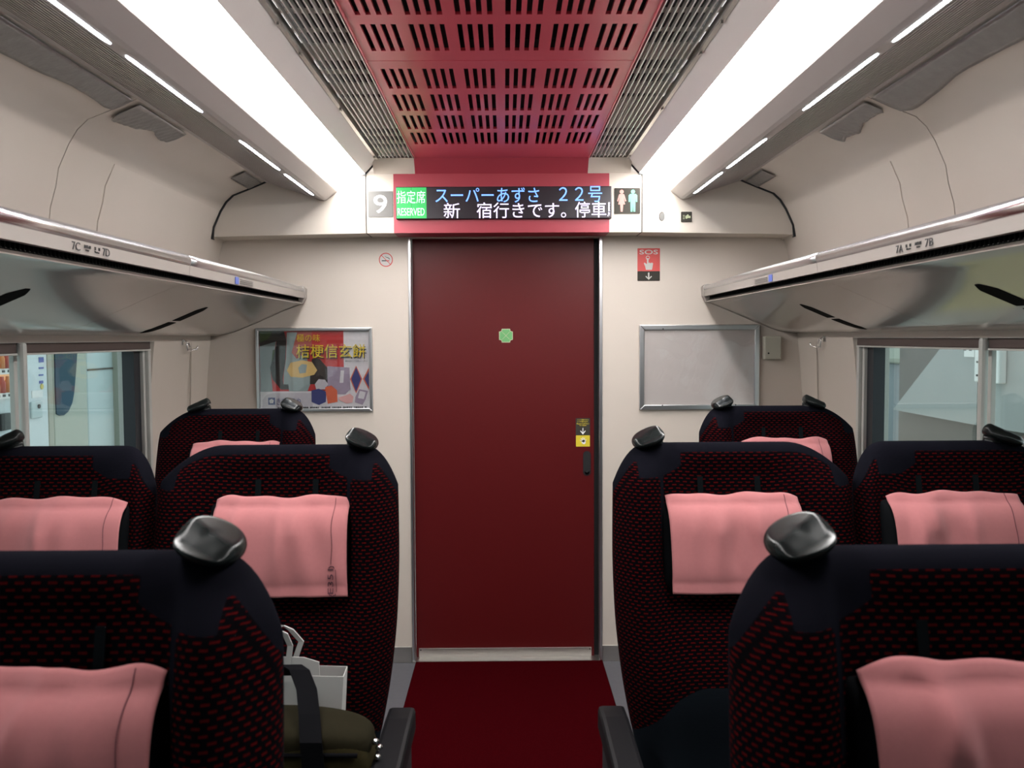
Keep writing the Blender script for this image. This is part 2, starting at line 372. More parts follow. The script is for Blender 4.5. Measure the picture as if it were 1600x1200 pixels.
# ------------------------------------------------------------------ ceiling: red slotted panels
def red_panel(y0, y1, rows, label):
    x0, x1 = CX-0.3555, CX+0.3535; zb, zt = 2.133, 2.141
    xs = [x0]; sl = []
    for g in range(6):
        for k in range(4):
            a = CX-0.003-0.326+0.1135*g+0.0241*k; sl.append((a, a+0.0122))
    mb = MB()
    ys = sorted(rows); cuts = [y0]+[e for r in ys for e in r]+[y1]
    for a, b in zip(cuts[::2], cuts[1::2]): mb.box(x0, x1, a, b, zb, zt)
    for (a, b) in ys:
        e = [x0]+[q for s_ in sl for q in s_]+[x1]
        for p, q in zip(e[::2], e[1::2]): mb.box(p, q, a, b, zb, zt)
    root = empty('ceiling_panel', ((x0+x1)/2, (y0+y1)/2, zb), label, 'ceiling panel', 'red slotted ceiling panels')
    child(mb.build('slotted_sheet', 'redceil'), root)
    child(box('backing', (x0+0.01, x1-0.01, y0, y1, 2.19, 2.195), 'black'), root)
    for sx in (x0, x1):
        child(box('side_lip', (sx-0.002, sx+0.002, y0, y1, zb-0.003, 2.19), 'redceil'), root)
red_panel(2.413, DC, [(2.482, 2.676), (2.740, 2.934), (2.994, 3.186), (3.242, 3.431)], 'red slotted ceiling panel nearest the door')
red_panel(1.145, 2.409, [(1.36, 1.554), (1.618, 1.81), (1.880, 2.074), (2.135, 2.330)], 'red slotted ceiling panel cut off by the top of the photo')

# grilles beside the red panels
OPEN = [(3.675, 3.69), (3.50, 3.585), (3.37, 3.47), (3.25, 3.34), (2.797, 2.855), (2.587, 2.688), (2.463, 2.56), (2.24, 2.336), (2.112, 2.225), (1.98, 2.094), (1.80, 1.95), (1.62, 1.76), (1.45, 1.6)]
slat_me = {}
for sg in (-1, 1):
    xi, xo = CX+sg*0.3585, CX+sg*0.518
    root = empty('ceiling_grille', ((xi+xo)/2, 2.5, 2.133), 'silver louvred air grille between red ceiling and %s light panel' % ('left' if sg < 0 else 'right'), 'grille', 'ceiling air grilles')
    e = [Y0]+[q for s_ in sorted(OPEN) for q in s_]+[DC+0.03]
    lo, hi = min(xi, xo), max(xi, xo)
    for a, b in zip(e[::2], e[1::2]): child(box('plenum_plate', (lo, hi, a, b, 2.150, 2.156), 'plate'), root)
    child(box('backing', (lo, hi, Y0, DC+0.03, 2.19, 2.195), 'black'), root)
    for k in range(9):
        x = xi+sg*(0.006+0.0158*k)
        if 's' not in slat_me: slat_me['s'] = MB().box(-0.0016, 0.0016, Y0, DC+0.01, 0, 0.013).mesh('slat', 'louver')
        o = link('slat', slat_me['s'], None); o.location = (x, 0, 2.134); child(o, root)
    child(MB().box(min(xo, xo-sg*0.012), max(xo, xo-sg*0.012), Y0, DC+0.02, 2.128, 2.150).build('edge_rail', 'steel'), root)
    for y in (2.10, 2.32, 2.88, 3.62):
        child(box('clip', (min(xo-sg*.004, xo-sg*0.010), max(xo-sg*.004, xo-sg*0.010), y, y+0.018, 2.121, 2.130), 'steel'), root)

# light panels, sloping cheeks, lamp fins
LAMPS = [(3.17, 3.60), (2.64, 3.07), (1.86, 2.29), (1.335, 1.765), (0.55, 0.98), (0.03, 0.46)]
for sg in (-1, 1):
    side = 'left' if sg < 0 else 'right'
    lp = empty('light_panel', (CX+sg*0.68, 1.0, 2.08), 'long glowing white light panel along the %s of the ceiling' % side, 'ceiling light', 'ceiling light panels')
    a, b = sorted((CX+sg*0.5665, CX+sg*0.768))
    arc = [(a+(b-a)*i/10, 2.0785-0.024*(1-(i/5-1)**2)) for i in range(11)]+[(b, 2.088), (a, 2.088)]
    child(MB().prism(arc, YP, DH-0.004).build('diffuser', 'diffuser'), lp)
    child(box('unlit_filler', (a, b, Y0, YP, 2.0785, 2.086), 'ceil'), lp)  # unseen unlit filler added where the light panels are cut short
    ck = [(CX+sg*0.5665, 2.0775), (CX+sg*0.519, 2.130), (CX+sg*0.519, 2.16), (CX+sg*0.5665, 2.16)]
    child(MB().prism(ck, Y0, DH-0.004).build('cheek', 'ceil'), lp)
    gk = [(CX+sg*0.5665, 2.0775), (CX+sg*0.519, 2.130), (CX+sg*0.514, 2.127), (CX+sg*0.5645, 2.0705), (CX+sg*0.77, 2.0705), (CX+sg*0.77, 2.0775)]
    child(MB().prism(gk, DH-0.010, DH-0.003).build('end_gasket', 'rubber'), lp)
    fin = empty('lamp_fin', (CX+sg*0.74, 1.0, 1.97), 'grey ribbed ceiling fin with thin strip lamps on the %s' % side, 'ceiling fin', 'ceiling lamp fins')
    pr = [(0.775, 2.080), (0.690, 2.014), (0.686, 2.0105), (0.688, 2.006), (0.730, 1.9735), (0.741, 1.9688), (0.752, 1.9705), (0.778, 1.9795)]
    x, k = 0.782, 0
    while x < 0.950:
        zb = 1.9688+(x-0.741)*0.3205
        pr += [(x, zb), (x+0.0062, zb+0.0020), (x+0.0064, zb+0.0120), (x+0.0112, zb+0.0135), (x+0.0114, zb+0.0037)]; x += 0.0118; k += 1
    pr += [(0.962, 2.0395), (0.9882, 2.0482), (0.9882, 2.075)]
    child(MB().prism([(CX*0+sg*x, z) for x, z in pr], Y0, DH-0.001).build('fin_body', 'fin'), fin)
    for (y0, y1) in LAMPS:
        def zf(x): return 1.9688+(x-0.741)*0.3205-0.0030
        b = MB(); n = 8; pts = []
        for i in range(n+1): t = R(-90+180*i/n); pts.append((0.762+0.0075*math.sin(t), y1-0.02+0.03*math.cos(t)))
        for i in range(n+1): t = R(90-180*i/n); pts.append((0.762+0.0075*math.sin(t), y0+0.02-0.03*math.cos(t)))
        m_ = len(pts)
        b.add([(sg*x, y, zf(x)) for x, y in pts]+[(sg*x, y, zf(x)+0.004) for x, y in pts], [tuple(range(m_)), tuple(range(2*m_-1, m_-1, -1))]+[(i, (i+1) % m_, (i+1) % m_+m_, i+m_) for i in range(m_)])
        child(b.build('strip_lamp', 'striplamp'), fin)

# ragged silver film strips on the bin ceiling above the racks
def film(sg, y0, y1, lower, label, m='film', top=0.0):
    """strip hanging from the fin edge line down over the bin ceiling; lower(t) gives how far along the profile it reaches"""
    path = [(0.995, 2.0450), (1.0569, 2.0190), (1.123, 1.9925), (1.152, 1.9655), (1.1764, 1.9275)]
    def onp(s):
        for (xa, za), (xb, zb) in zip(path, path[1:]):
            l = math.hypot(xb-xa, zb-za)
            if s <= l: return (xa+(xb-xa)*s/l, za+(zb-za)*s/l)
            s -= l
        return path[-1]
    def fn(u, v):
        y = y0+(y1-y0)*u; x, z = onp(top+(lower(u)-top)*v); w = 0.0015*math.sin(37*u*(y1-y0)*3+4*v)*v
        return (sg*(x-0.0065-abs(w)), y, z-0.0065-abs(w))
    o = MB().grid(fn, 60, 6).build('silver_film', m, smooth=True, solid=0.0006); tag(o, label, 'film strip', 'silver film strips above the racks')
rg = random.Random(3)
def rag(base, amp, seed):
    q = random.Random(seed); ph = [q.uniform(0, 6.28) for _ in range(5)]
    return lambda u: base+amp*(math.sin(4*u+ph[0])+0.6*math.sin(9*u+ph[1])+0.30*math.sin(17*u+ph[2])+0.08*math.sin(41*u+ph[3]))-max(0, (abs(u-.5)-.46))*0.4
for sg in (-1, 1):
    side = 'left' if sg < 0 else 'right'
    film(sg, 1.2, 2.44, rag(0.085, 0.013, 4+sg), 'long crumpled silver film strip above the %s rack, by the top corner' % side)
    film(sg, 2.48, 2.84, rag(0.075, 0.013, 9+sg), 'short crumpled silver film patch above the middle of the %s rack' % side)
    film(sg, 3.47, DH-0.03, lambda u: 0.062, 'small grey square film patch beside the black gasket on the %s' % side)

# ------------------------------------------------------------------ LED sign, plates and stickers on the header and end wall
sx0, sz1 = at(619, 293, DH); sx1, sz0 = at(955, 342, DH)
sg_ = empty('led_sign', ((sx0+sx1)/2, DH, sz0), 'long black LED display with Japanese text above the door', 'sign')
child(MB().box(sx0, sx1, DH-0.018, DH, sz0, sz1).build('display_case', 'ledblack', bevel=0.003), sg_)
gx0, gx1 = sx0+0.003, at(667, 320, DH)[0]
YS = DH-0.018
child(MB().box(gx0, (gx0+gx1)/2-0.0006, YS-0.001, YS, sz0+0.003, sz1-0.003).box((gx0+gx1)/2+0.0006, gx1, YS-0.001, YS, sz0+0.003, sz1-0.003).build('green_field', 'ledgreen'), sg_)
def stext(body, px0, px1, py0, py1, m, d, y, parent, bold=0.0, clip_px=None, nm='lettering'):
    xa, za = at(px0, py1, d); xb, zb = at(px1, py0, d)
    t = text(nm, body, 0.05, m, None, ((xa+xb)/2, y, (za+zb)/2), width=xb-xa, height=zb-za, bold=bold,
             clip=None if clip_px is None else at(clip_px, py0, d)[0]-(xa+xb)/2)
    return child(t, parent)
stext('指定席', 621, 665, 299, 319, 'ledmint', DH, YS-0.0012, sg_, 0.0006)
stext('RESERVED', 622, 664, 326, 338, 'ledmint', DH, YS-0.0012, sg_, 0.0002)
stext('スーパーあずさ', 681, 842, 294, 318, 'ledblue', DH, YS-0.0012, sg_, 0.0006)
stext('２２号', 873, 940, 292, 317, 'ledblue', DH, YS-0.0012, sg_, 0.0006)
stext('新', 694, 719, 318, 342, 'ledwhite', DH, YS-0.0012, sg_, 0.0008)
stext('宿行きです。', 745, 884, 317, 342, 'ledwhite', DH, YS-0.0012, sg_, 0.0008)
stext('停車駅', 898, 972, 316, 341, 'ledwhite', DH, YS-0.0012, sg_, 0.0008, clip_px=952)

def signplate(name, px0, px1, py0, py1, d, m, label, cat, r=0.004, t=0.003):
    x0, z1 = at(px0, py0, d); x1, z0 = at(px1, py1, d)
    e = empty(name, ((x0+x1)/2, d, z0), label, cat)
    child(MB().prism(rrect(x0, x1, z0, z1, r), d-t, d).build('plate', m), e)
    return e, x0, x1, z0, z1
e, x0, x1, z0, z1 = signplate('number_plate', 575, 614, 299, 339, DH, 'signgrey', 'square grey plate with a white 9 on the header', 'sign', 0.002)
child(text('numeral', '9', 0.08, 'white', None, ((x0+x1)/2, DH-0.0035, (z0+z1)/2), width=0.056, height=0.075, bold=0.0004), e)
e, x0, x1, z0, z1 = signplate('restroom_sign', 960, 1000, 294, 334, DH, 'signdark', 'dark square restroom sign with pink woman and green man', 'sign', 0.003)
cw, cm_ = x0+(x1-x0)*0.28, x0+(x1-x0)*0.72; hh = z1-z0; yb = DH-0.003
def zz(f): return z0+hh*f
child(plate('head', ell(cw, zz(.855), .0085), yb, 'pinkprint', t=.0006), e)
child(plate('dress', [(cw-.006, zz(.77)), (cw-.011, zz(.75)), (cw-.019, zz(.50)), (cw-.015, zz(.47)), (cw-.008, zz(.64)), (cw-.0145, zz(.36)), (cw-.0065, zz(.36)), (cw-.004, zz(.08)), (cw+.004, zz(.08)), (cw+.0065, zz(.36)), (cw+.0145, zz(.36)), (cw+.008, zz(.64)), (cw+.015, zz(.47)), (cw+.019, zz(.50)), (cw+.011, zz(.75)), (cw+.006, zz(.77))], yb, 'pinkprint', t=.0006), e)
child(plate('head', ell(cm_, zz(.855), .0085), yb, 'mint', t=.0006), e)
child(plate('body', [(cm_-.012, zz(.77)), (cm_-.018, zz(.71)), (cm_-.018, zz(.46)), (cm_-.0125, zz(.46)), (cm_-.011, zz(.62)), (cm_-.0095, zz(.08)), (cm_-.002, zz(.08)), (cm_, zz(.42)), (cm_+.002, zz(.08)), (cm_+.0095, zz(.08)), (cm_+.011, zz(.62)), (cm_+.0125, zz(.46)), (cm_+.018, zz(.46)), (cm_+.018, zz(.71)), (cm_+.012, zz(.77))], yb, 'mint', t=.0006), e)
# torch sign on the wing
e, x0, x1, z0, z1 = signplate('torch_sign', 1064, 1081, 331, 347, DH, 'signdark', 'tiny dark square sign with a pale torch pictogram', 'sign', 0.003)
zc = (z0+z1)/2; w = x1-x0
child(plate('torch', [(x0+w*.40, zc-.006), (x0+w*.52, zc-.0085), (x0+w*.60, zc-.005), (x0+w*.86, zc-.005), (x0+w*.86, zc+.004), (x0+w*.72, zc+.004), (x0+w*.66, zc+.010), (x0+w*.58, zc+.010), (x0+w*.52, zc+.0065), (x0+w*.40, zc+.004)], DH-0.003, 'palegreen', t=.0006), e)
for k in (-1, 0, 1): child(plate('ray', rect(x0+w*.16, x0+w*.34, zc-.002+.0065*k, zc+.0002+.0065*k), DH-0.003, 'palegreen', t=.0006), e)
# SOS sticker
e, x0, x1, z0, z1 = signplate('sos_sticker', 996, 1031, 388, 439, D, 'signred', 'red SOS sticker with pointing hand and arrow on end wall', 'sticker', 0.003, 0.001)
zm = z0+(z1-z0)*.30; xc = (x0+x1)/2; yb = D-0.001
child(plate('dark_band', rrect(x0, x1, z0, zm, .003), yb, 'signdark', t=.0005), e)
child(text('lettering', 'SOS', .03, 'silverink', None, (xc, yb-.0008, z1-.0165), width=.080, height=.0195, bold=.0004), e)
child(plate('arrow', [(xc-.003, zm-.006), (xc-.003, z0+.014), (xc-.011, z0+.022), (xc-.014, z0+.019), (xc, z0+.005), (xc+.014, z0+.019), (xc+.011, z0+.022), (xc+.003, z0+.014), (xc+.003, zm-.006)], yb-.0005, 'silverink', t=.0005), e)
child(plate('hand', [(xc-.012, zm+.006), (xc+.014, zm+.006), (xc+.016, zm+.014), (xc+.019, zm+.034), (xc+.013, zm+.037), (xc+.008, zm+.034), (xc+.004, zm+.037), (xc-.001, zm+.035), (xc-.001, zm+.056), (xc-.0075, zm+.056), (xc-.0075, zm+.030), (xc-.018, zm+.037), (xc-.021, zm+.034), (xc-.015, zm+.020)], yb-.0001, 'silverink', t=.0005), e)
ring = MB(); ring.prism(ell(xc-.004, zm+.058, .0085)+[(xc-.004+.0085, zm+.058)]+ell(xc-.004, zm+.058, .006)[::-1]+[(xc-.004+.006, zm+.058)], yb-.0008, yb-.0002)
child(ring.build('ring', 'silverink'), e)
# no smoking sticker
xc, zc = at(603, 406, D); e = empty('no_smoking_sticker', (xc, D, zc-.03), 'small round no smoking sticker with red ring on end wall', 'sticker')
child(plate('disc', ell(xc, zc, .0285), D, 'silverink', t=.0006), e)
rb = MB()
for i in range(32):
    a, b = R(360*i/32), R(360*(i+1)/32)
    rb.prism([(xc+.030*math.cos(a), zc+.030*math.sin(a)), (xc+.030*math.cos(b), zc+.030*math.sin(b)), (xc+.0262*math.cos(b), zc+.0262*math.sin(b)), (xc+.0262*math.cos(a), zc+.0262*math.sin(a))], D-.0014, D)
child(rb.build('ring', 'signred'), e)
child(plate('slash', [(xc-.0195, zc+.0175), (xc-.0175, zc+.0195), (xc+.0195, zc-.0175), (xc+.0175, zc-.0195)], D-.0007, 'signred', t=.0006), e)
child(plate('cigarette', rect(xc-.018, xc+.004, zc-.006, zc-.002), D-.0005, 'ink', t=.0004), e)
child(plate('cigarette_tip', rect(xc+.005, xc+.015, zc-.006, zc-.002), D-.0005, 'signred', t=.0004), e)
for k in range(2):
    sm = MB(); sm.tube([(xc-.004+.006*k, D-.0006, zc+.016-.004*k), (xc+.002+.006*k, D-.0006, zc+.010-.002*k), (xc+.010+.004*k, D-.0006, zc+.010-.003*k), (xc+.014+.003*k, D-.0006, zc+.003-.003*k)], .0009, 5)
    child(sm.build('smoke', 'ink'), e)

# ------------------------------------------------------------------ door
DY = D+0.045
door = tag(empty('door_1', (0, DY, FZ)), 'dark red sliding door', kind='structure')
dl, dr = DX0+0.003, 0.392
child(MB().box(dl, dr, DY, DY+0.03, FZ+0.006, DZ+0.03).build('leaf', 'door', bevel=0.002), door)
child(box('jamb_gap', (dr, DX1+0.02, DY+0.012, DY+0.03, FZ, DZ+0.03), 'black'), door)
child(MB().box(dl+0.012, dr-0.012, DY-0.003, DY, FZ+0.008, FZ+0.048).build('kick_plate', 'steel', bevel=0.001), door)
for x in (dl+0.02, dr-0.02): child(plate('screw', ell(x, FZ+0.040, .003, n=10), DY-0.003, 'ink'), door)
child(box('sill', (dl-0.01, DX1, D-0.012, DY+0.03, FZ, FZ+0.0075), 'steel'), door)
def dat(px, py): return at(px, py, DY)
x, z = dat(917, 724)
hdl = child(plate('handle_rim', rrect(x-.017, x+.017, z-.055, z+.055, .0165, 8), DY, 'frame_dark', t=.002), door)
child(plate('handle', rrect(x-.0125, x+.0125, z-.049, z+.049, .012, 8), DY-.002, 'black', t=.0005), door)
child(plate('handle_pull', [(x+.011*math.cos(R(a)), z-.034+.014*math.sin(R(a))) for a in range(180, 361, 20)]+[(x+.008, z-.036), (x, z-.041), (x-.008, z-.036)], DY-.0025, 'chrome', t=.003), door)
# green clover sticker
x, z = dat(790.5, 524.5); r = 0.030
e = empty('clover_sticker', (x, DY, z-r), 'green eight-cornered sticker with a cross, middle of the door', 'sticker')
def clover(r, k): 
    p = []
    for q in range(4):
        for a, b in ((r, -k), (r, k), (k+.35*(r-k), k+.35*(r-k)) if False else (k*1.12, k*1.12)):
            c, s = [(1, 0), (0, 1), (-1, 0), (0, -1)][q]; p.append((x+a*c-b*s, z+a*s+b*c))
    return p
child(plate('edge', clover(r, r*.60), DY, 'stickedge', t=.0006), e); child(plate('face', clover(r*.90, r*.54), DY-.0006, 'stickgreen', t=.0005), e)
for a in (1, -1): child(plate('line', [(x-.0165, z-a*.0155), (x-.0155, z-a*.0165), (x+.0165, z+a*.0155), (x+.0155, z+a*.0165)], DY-.0011, 'stickedge', t=.0004), e)
# push sticker
x0, z1 = dat(899.5, 653.5); x1, z0 = dat(922, 698)
e = empty('push_sticker', ((x0+x1)/2, DY, z0), 'black and yellow hand sticker with arrow above the door handle', 'sticker')
xc = (x0+x1)/2; hh = z1-z0
child(plate('backing', rrect(x0, x1, z0, z1, .002), DY, 'signdark', t=.0006), e)
child(plate('yellow_square', rrect(x0+.001, x1-.001, z0+.001, z0+hh*.40, .002), DY-.0006, 'yellow', t=.0004), e)
for k, (s_, wd) in enumerate((('ここに触れると', .050), ('ドアが開きます。', .050), ('Please touch here', .054), ('to open', .030))):
    child(text('lettering', s_, .012, 'yellow', None, (xc, DY-.0010, z1-.007-.0085*k), width=wd, height=.0062), e)
child(plate('arrow', [(xc-.0015, z0+hh*.66), (xc-.0015, z0+hh*.50), (xc-.010, z0+hh*.57), (xc-.012, z0+hh*.55), (xc, z0+hh*.43), (xc+.012, z0+hh*.55), (xc+.010, z0+hh*.57), (xc+.0015, z0+hh*.50), (xc+.0015, z0+hh*.66)], DY-.0010, 'white', t=.0004), e)
zc = z0+hh*.17
hp = MB(); hp.prism(ell(xc+.003, zc, .009, .010, 14), DY-.0016, DY-.0010)
for a, l in ((155, .018), (125, .020), (100, .021), (75, .020), (40, .016)):
    c, s = math.cos(R(a)), math.sin(R(a)); hp.prism([(xc+.003-s*.0021, zc+c*.0021), (xc+.003+s*.0021, zc-c*.0021), (xc+.003+c*l+s*.0014, zc+s*l-c*.0014), (xc+.003+c*l-s*.0014, zc+s*l+c*.0014)], DY-.0016, DY-.0010)
child(hp.build('hand', 'white'), e); child(plate('dot', ell(xc+.003, zc, .0025, n=10), DY-.0016, 'ink', t=.0003), e)

# ------------------------------------------------------------------ picture frames
def frame(name, x0, x1, z0, z1, label, cat, w=0.014):
    e = empty(name, ((x0+x1)/2, D, z0), label, cat)
    for p in ([(x0, z1), (x1, z1), (x1-w, z1-w), (x0+w, z1-w)], [(x0, z0), (x1, z0), (x1-w, z0+w), (x0+w, z0+w)],
              [(x0, z0), (x0, z1), (x0+w, z1-w), (x0+w, z0+w)], [(x1, z0), (x1, z1), (x1-w, z1-w), (x1-w, z0+w)]):
        child(MB().prism(p, D-0.016, D).build('frame_rail', 'alum', bevel=0.003), e)
    return e
fx0, fx1, fz0, fz1 = -1.0755, -0.5728, 1.0860, 1.4485
e = frame('poster_frame', fx0, fx1, fz0, fz1, 'framed confectionery poster in red and white on left of end wall', 'poster')
def pp(cx, cy): return (fx0+(cx-200)*(fx1-fx0)/918, fz1-(cy-155)*(fz1-fz0)/660)
def pc(name, hexc):
    if name not in M: M[name] = mat('print_'+name, hexc, 0.4, noise=0.12, nscale=70)
    return name
LV = [0]
def art(pts, m, nm='print_area'):
    LV[0] += 1; y = D-0.002-0.0002*LV[0]
    child(plate(nm, [pp(*p) for p in pts], y, m, t=0.0008), e); return y-0.0008
pc('p_white', (.56, .55, .57)); pc('p_red', (.42, .03, .03)); pc('p_teal', (.24, .30, .30)); pc('p_dark', (.03, .022, .02)); pc('p_green', (.05, .08, .02)); pc('p_mauve', (.29, .24, .31))
pc('p_mochi', (.58, .40, .15)); pc('p_blue', (.045, .05, .16)); pc('p_orange', (.55, .12, .06)); pc('p_gold', (.62, .47, .02)); pc('p_rose', (.60, .33, .32)); pc('p_pale', (.44, .42, .45)); pc('p_redl', (.36, .09, .08))
art([(222, 175), (1097, 175), (1097, 798), (222, 798)], 'p_white')
art([(222, 175), (890, 175), (890, 655), (222, 655)], 'p_red')
art([(228, 290), (360, 250), (335, 390), (310, 470), (325, 660), (228, 660)], 'p_teal')
art([(222, 178), (420, 178), (440, 250), (365, 260), (228, 300)], 'p_dark'); art([(228, 180), (330, 180), (300, 240), (232, 270)], 'p_green'); art([(330, 330), (420, 300), (400, 420), (320, 430)], 'p_green')
art([(365, 250), (440, 240), (430, 420), (405, 560), (410, 600), (450, 600), (455, 640), (390, 640), (325, 560), (308, 470), (335, 390)], 'p_dark')
art([(445, 190), (610, 190), (600, 400), (640, 560), (600, 655), (455, 655), (450, 600), (412, 600), (415, 520), (435, 400)], 'p_teal')
art([(530, 180), (640, 180), (640, 320), (520, 400), (480, 350)], 'p_redl')
art([(640, 400), (700, 400), (760, 470), (760, 600), (620, 600), (625, 480)], 'p_dark')
art([(440, 490), (470, 430), (560, 410), (640, 425), (680, 490), (655, 525), (560, 548), (470, 540)], 'p_mochi')
art([(530, 470), (560, 440), (600, 445), (590, 510), (540, 515)], 'p_teal', 'mochi_centre')
art([(228, 658), (1095, 658), (1095, 798), (228, 798)], 'p_white')
art([(240, 798), (245, 720), (280, 680), (330, 668), (640, 668), (640, 798)], 'p_pale')
art([(760, 458), (935, 470), (940, 640), (900, 682), (760, 680)], 'p_mauve', 'wrapped_box'); art([(865, 492), (892, 492), (885, 590), (855, 590)], 'p_white')
art([(988, 455), (1035, 560), (985, 675), (938, 560)], 'p_orange', 'diamond_motif'); art([(988, 468), (1026, 560), (985, 660), (948, 560)], 'p_blue', 'diamond_motif')
art([(1040, 560), (1088, 470), (1088, 650)], 'p_orange', 'diamond_motif'); art([(1052, 560), (1088, 495), (1088, 630)], 'p_blue', 'diamond_motif')
art([(660, 600), (690, 560), (740, 565), (765, 600), (740, 640), (670, 640)], 'p_pale', 'cloth_bundle'); art([(632, 650), (690, 635), (750, 660), (745, 740), (690, 765), (632, 740)], 'p_blue', 'cloth_bundle')
art([(740, 625), (790, 610), (835, 650), (838, 740), (760, 755), (750, 690)], 'p_orange', 'cloth_bundle')
art([(845, 705), (900, 690), (935, 675), (965, 700), (955, 745), (910, 755), (850, 725)], 'p_rose', 'cloth_bundle')
art([(1010, 640), (1080, 655), (1060, 720), (1035, 765), (975, 745), (980, 700)], 'p_mauve', 'small_box'); art([(1015, 655), (1062, 665), (1045, 720), (1000, 710)], 'p_white')
yq = art([(290, 704), (344, 704), (344, 760), (290, 760)], 'p_blue', 'crest_square')
def ptext(s_, x0, x1, y0, y1, m, bold=0.0):
    LV[0] += 1
    a, b = pp(x0, y1), pp(x1, y0)
    child(text('lettering', s_, .03, m, None, ((a[0]+b[0])/2, D-0.0035-0.0002*LV[0], (a[1]+b[1])/2), width=b[0]-a[0], height=b[1]-a[1], bold=bold), e)
ptext('桔梗信玄餅', 528, 1072, 300, 402, 'p_dark', .0014); ptext('桔梗信玄餅', 520, 1065, 285, 392, 'p_gold', .0010)
ptext('極の味', 525, 708, 205, 265, 'p_gold', .0006)
ptext('類似品にご注意ください', 903, 1078, 411, 426, 'ink')
ptext('ききょうや', 358, 548, 708, 762, 'p_blue', .0010)
q = 0; xq = 365
while xq < 1060:
    wq = (9, 12, 7, 14, 10)[q % 5]; art([(xq, 778), (xq+wq, 778), (xq+wq, 790), (xq, 790)], 'ink', 'fine_print') if q % 6 != 5 else None
    LV[0] -= 1 if q % 6 != 5 else 0; xq += wq+4; q += 1
LV[0] += 1
LV[0] += 1
pent = MB()
cxp, czp = pp(317, 732)
for q in range(5):
    a = R(90+72*q); pent.prism(ell(cxp+.0055*math.cos(a), czp+.0055*math.sin(a), .0048, n=10), D-0.0035-0.0002*LV[0]-.0006, D-0.0035-0.0002*LV[0])
child(pent.build('flower_crest', 'p_white'), e)
child(box('cover_sheet', (fx0+.012, fx1-.012, D-.0136, D-.0132, fz0+.012, fz1-.012), 'clearfilm'), e)

gx0, gx1, gz0, gz1 = 0.5830, 1.1050, 1.0845, 1.4530
e2 = frame('empty_frame', gx0, gx1, gz0, gz1, 'empty silver poster frame with clear sheet on right of end wall', 'frame', 0.022)
child(box('backboard', (gx0+.018, gx1-.018, D-.006, D-.002, gz0+.018, gz1-.018), 'board'), e2)
def wav(u, v):
    x = gx0+.014+(gx1-gx0-.028)*u; z = gz0+.014+(gz1-gz0-.028)*v
    w = .0018*math.sin(9*u+2*v)*math.sin(5*v+1)+.0012*math.sin(23*u-6*v)+.0010*math.sin(14*v+7*u)
    k = min(1, 8*min(u, 1-u, v, 1-v))
    return (x, D-.0135+w*k, z)
child(MB().grid(wav, 48, 36).build('clear_sheet', 'clearfilm', smooth=True), e2)
for px, py in ((1034, 633), (1148, 632), (1035, 514)): x, z = at(px, py, D); child(plate('screw', ell(x, z, .003, n=10), D-.0165, 'ink', t=.001), e2)
# intercom box on the right
x0, z1 = at(1191, 525, D); x1, z0 = at(1217, 561, D)
e = empty('wall_box', ((x0+x1)/2, D, z0), 'small pale plastic box on end wall beside empty frame', 'box')
child(MB().box(x0, x1, D-.035, D, z0, z1).build('cover', 'box', bevel=.005), e)
child(plate('button', ell(x0+.018, z0+.026, .004, n=12), D-.035, 'ink', t=.001), e)

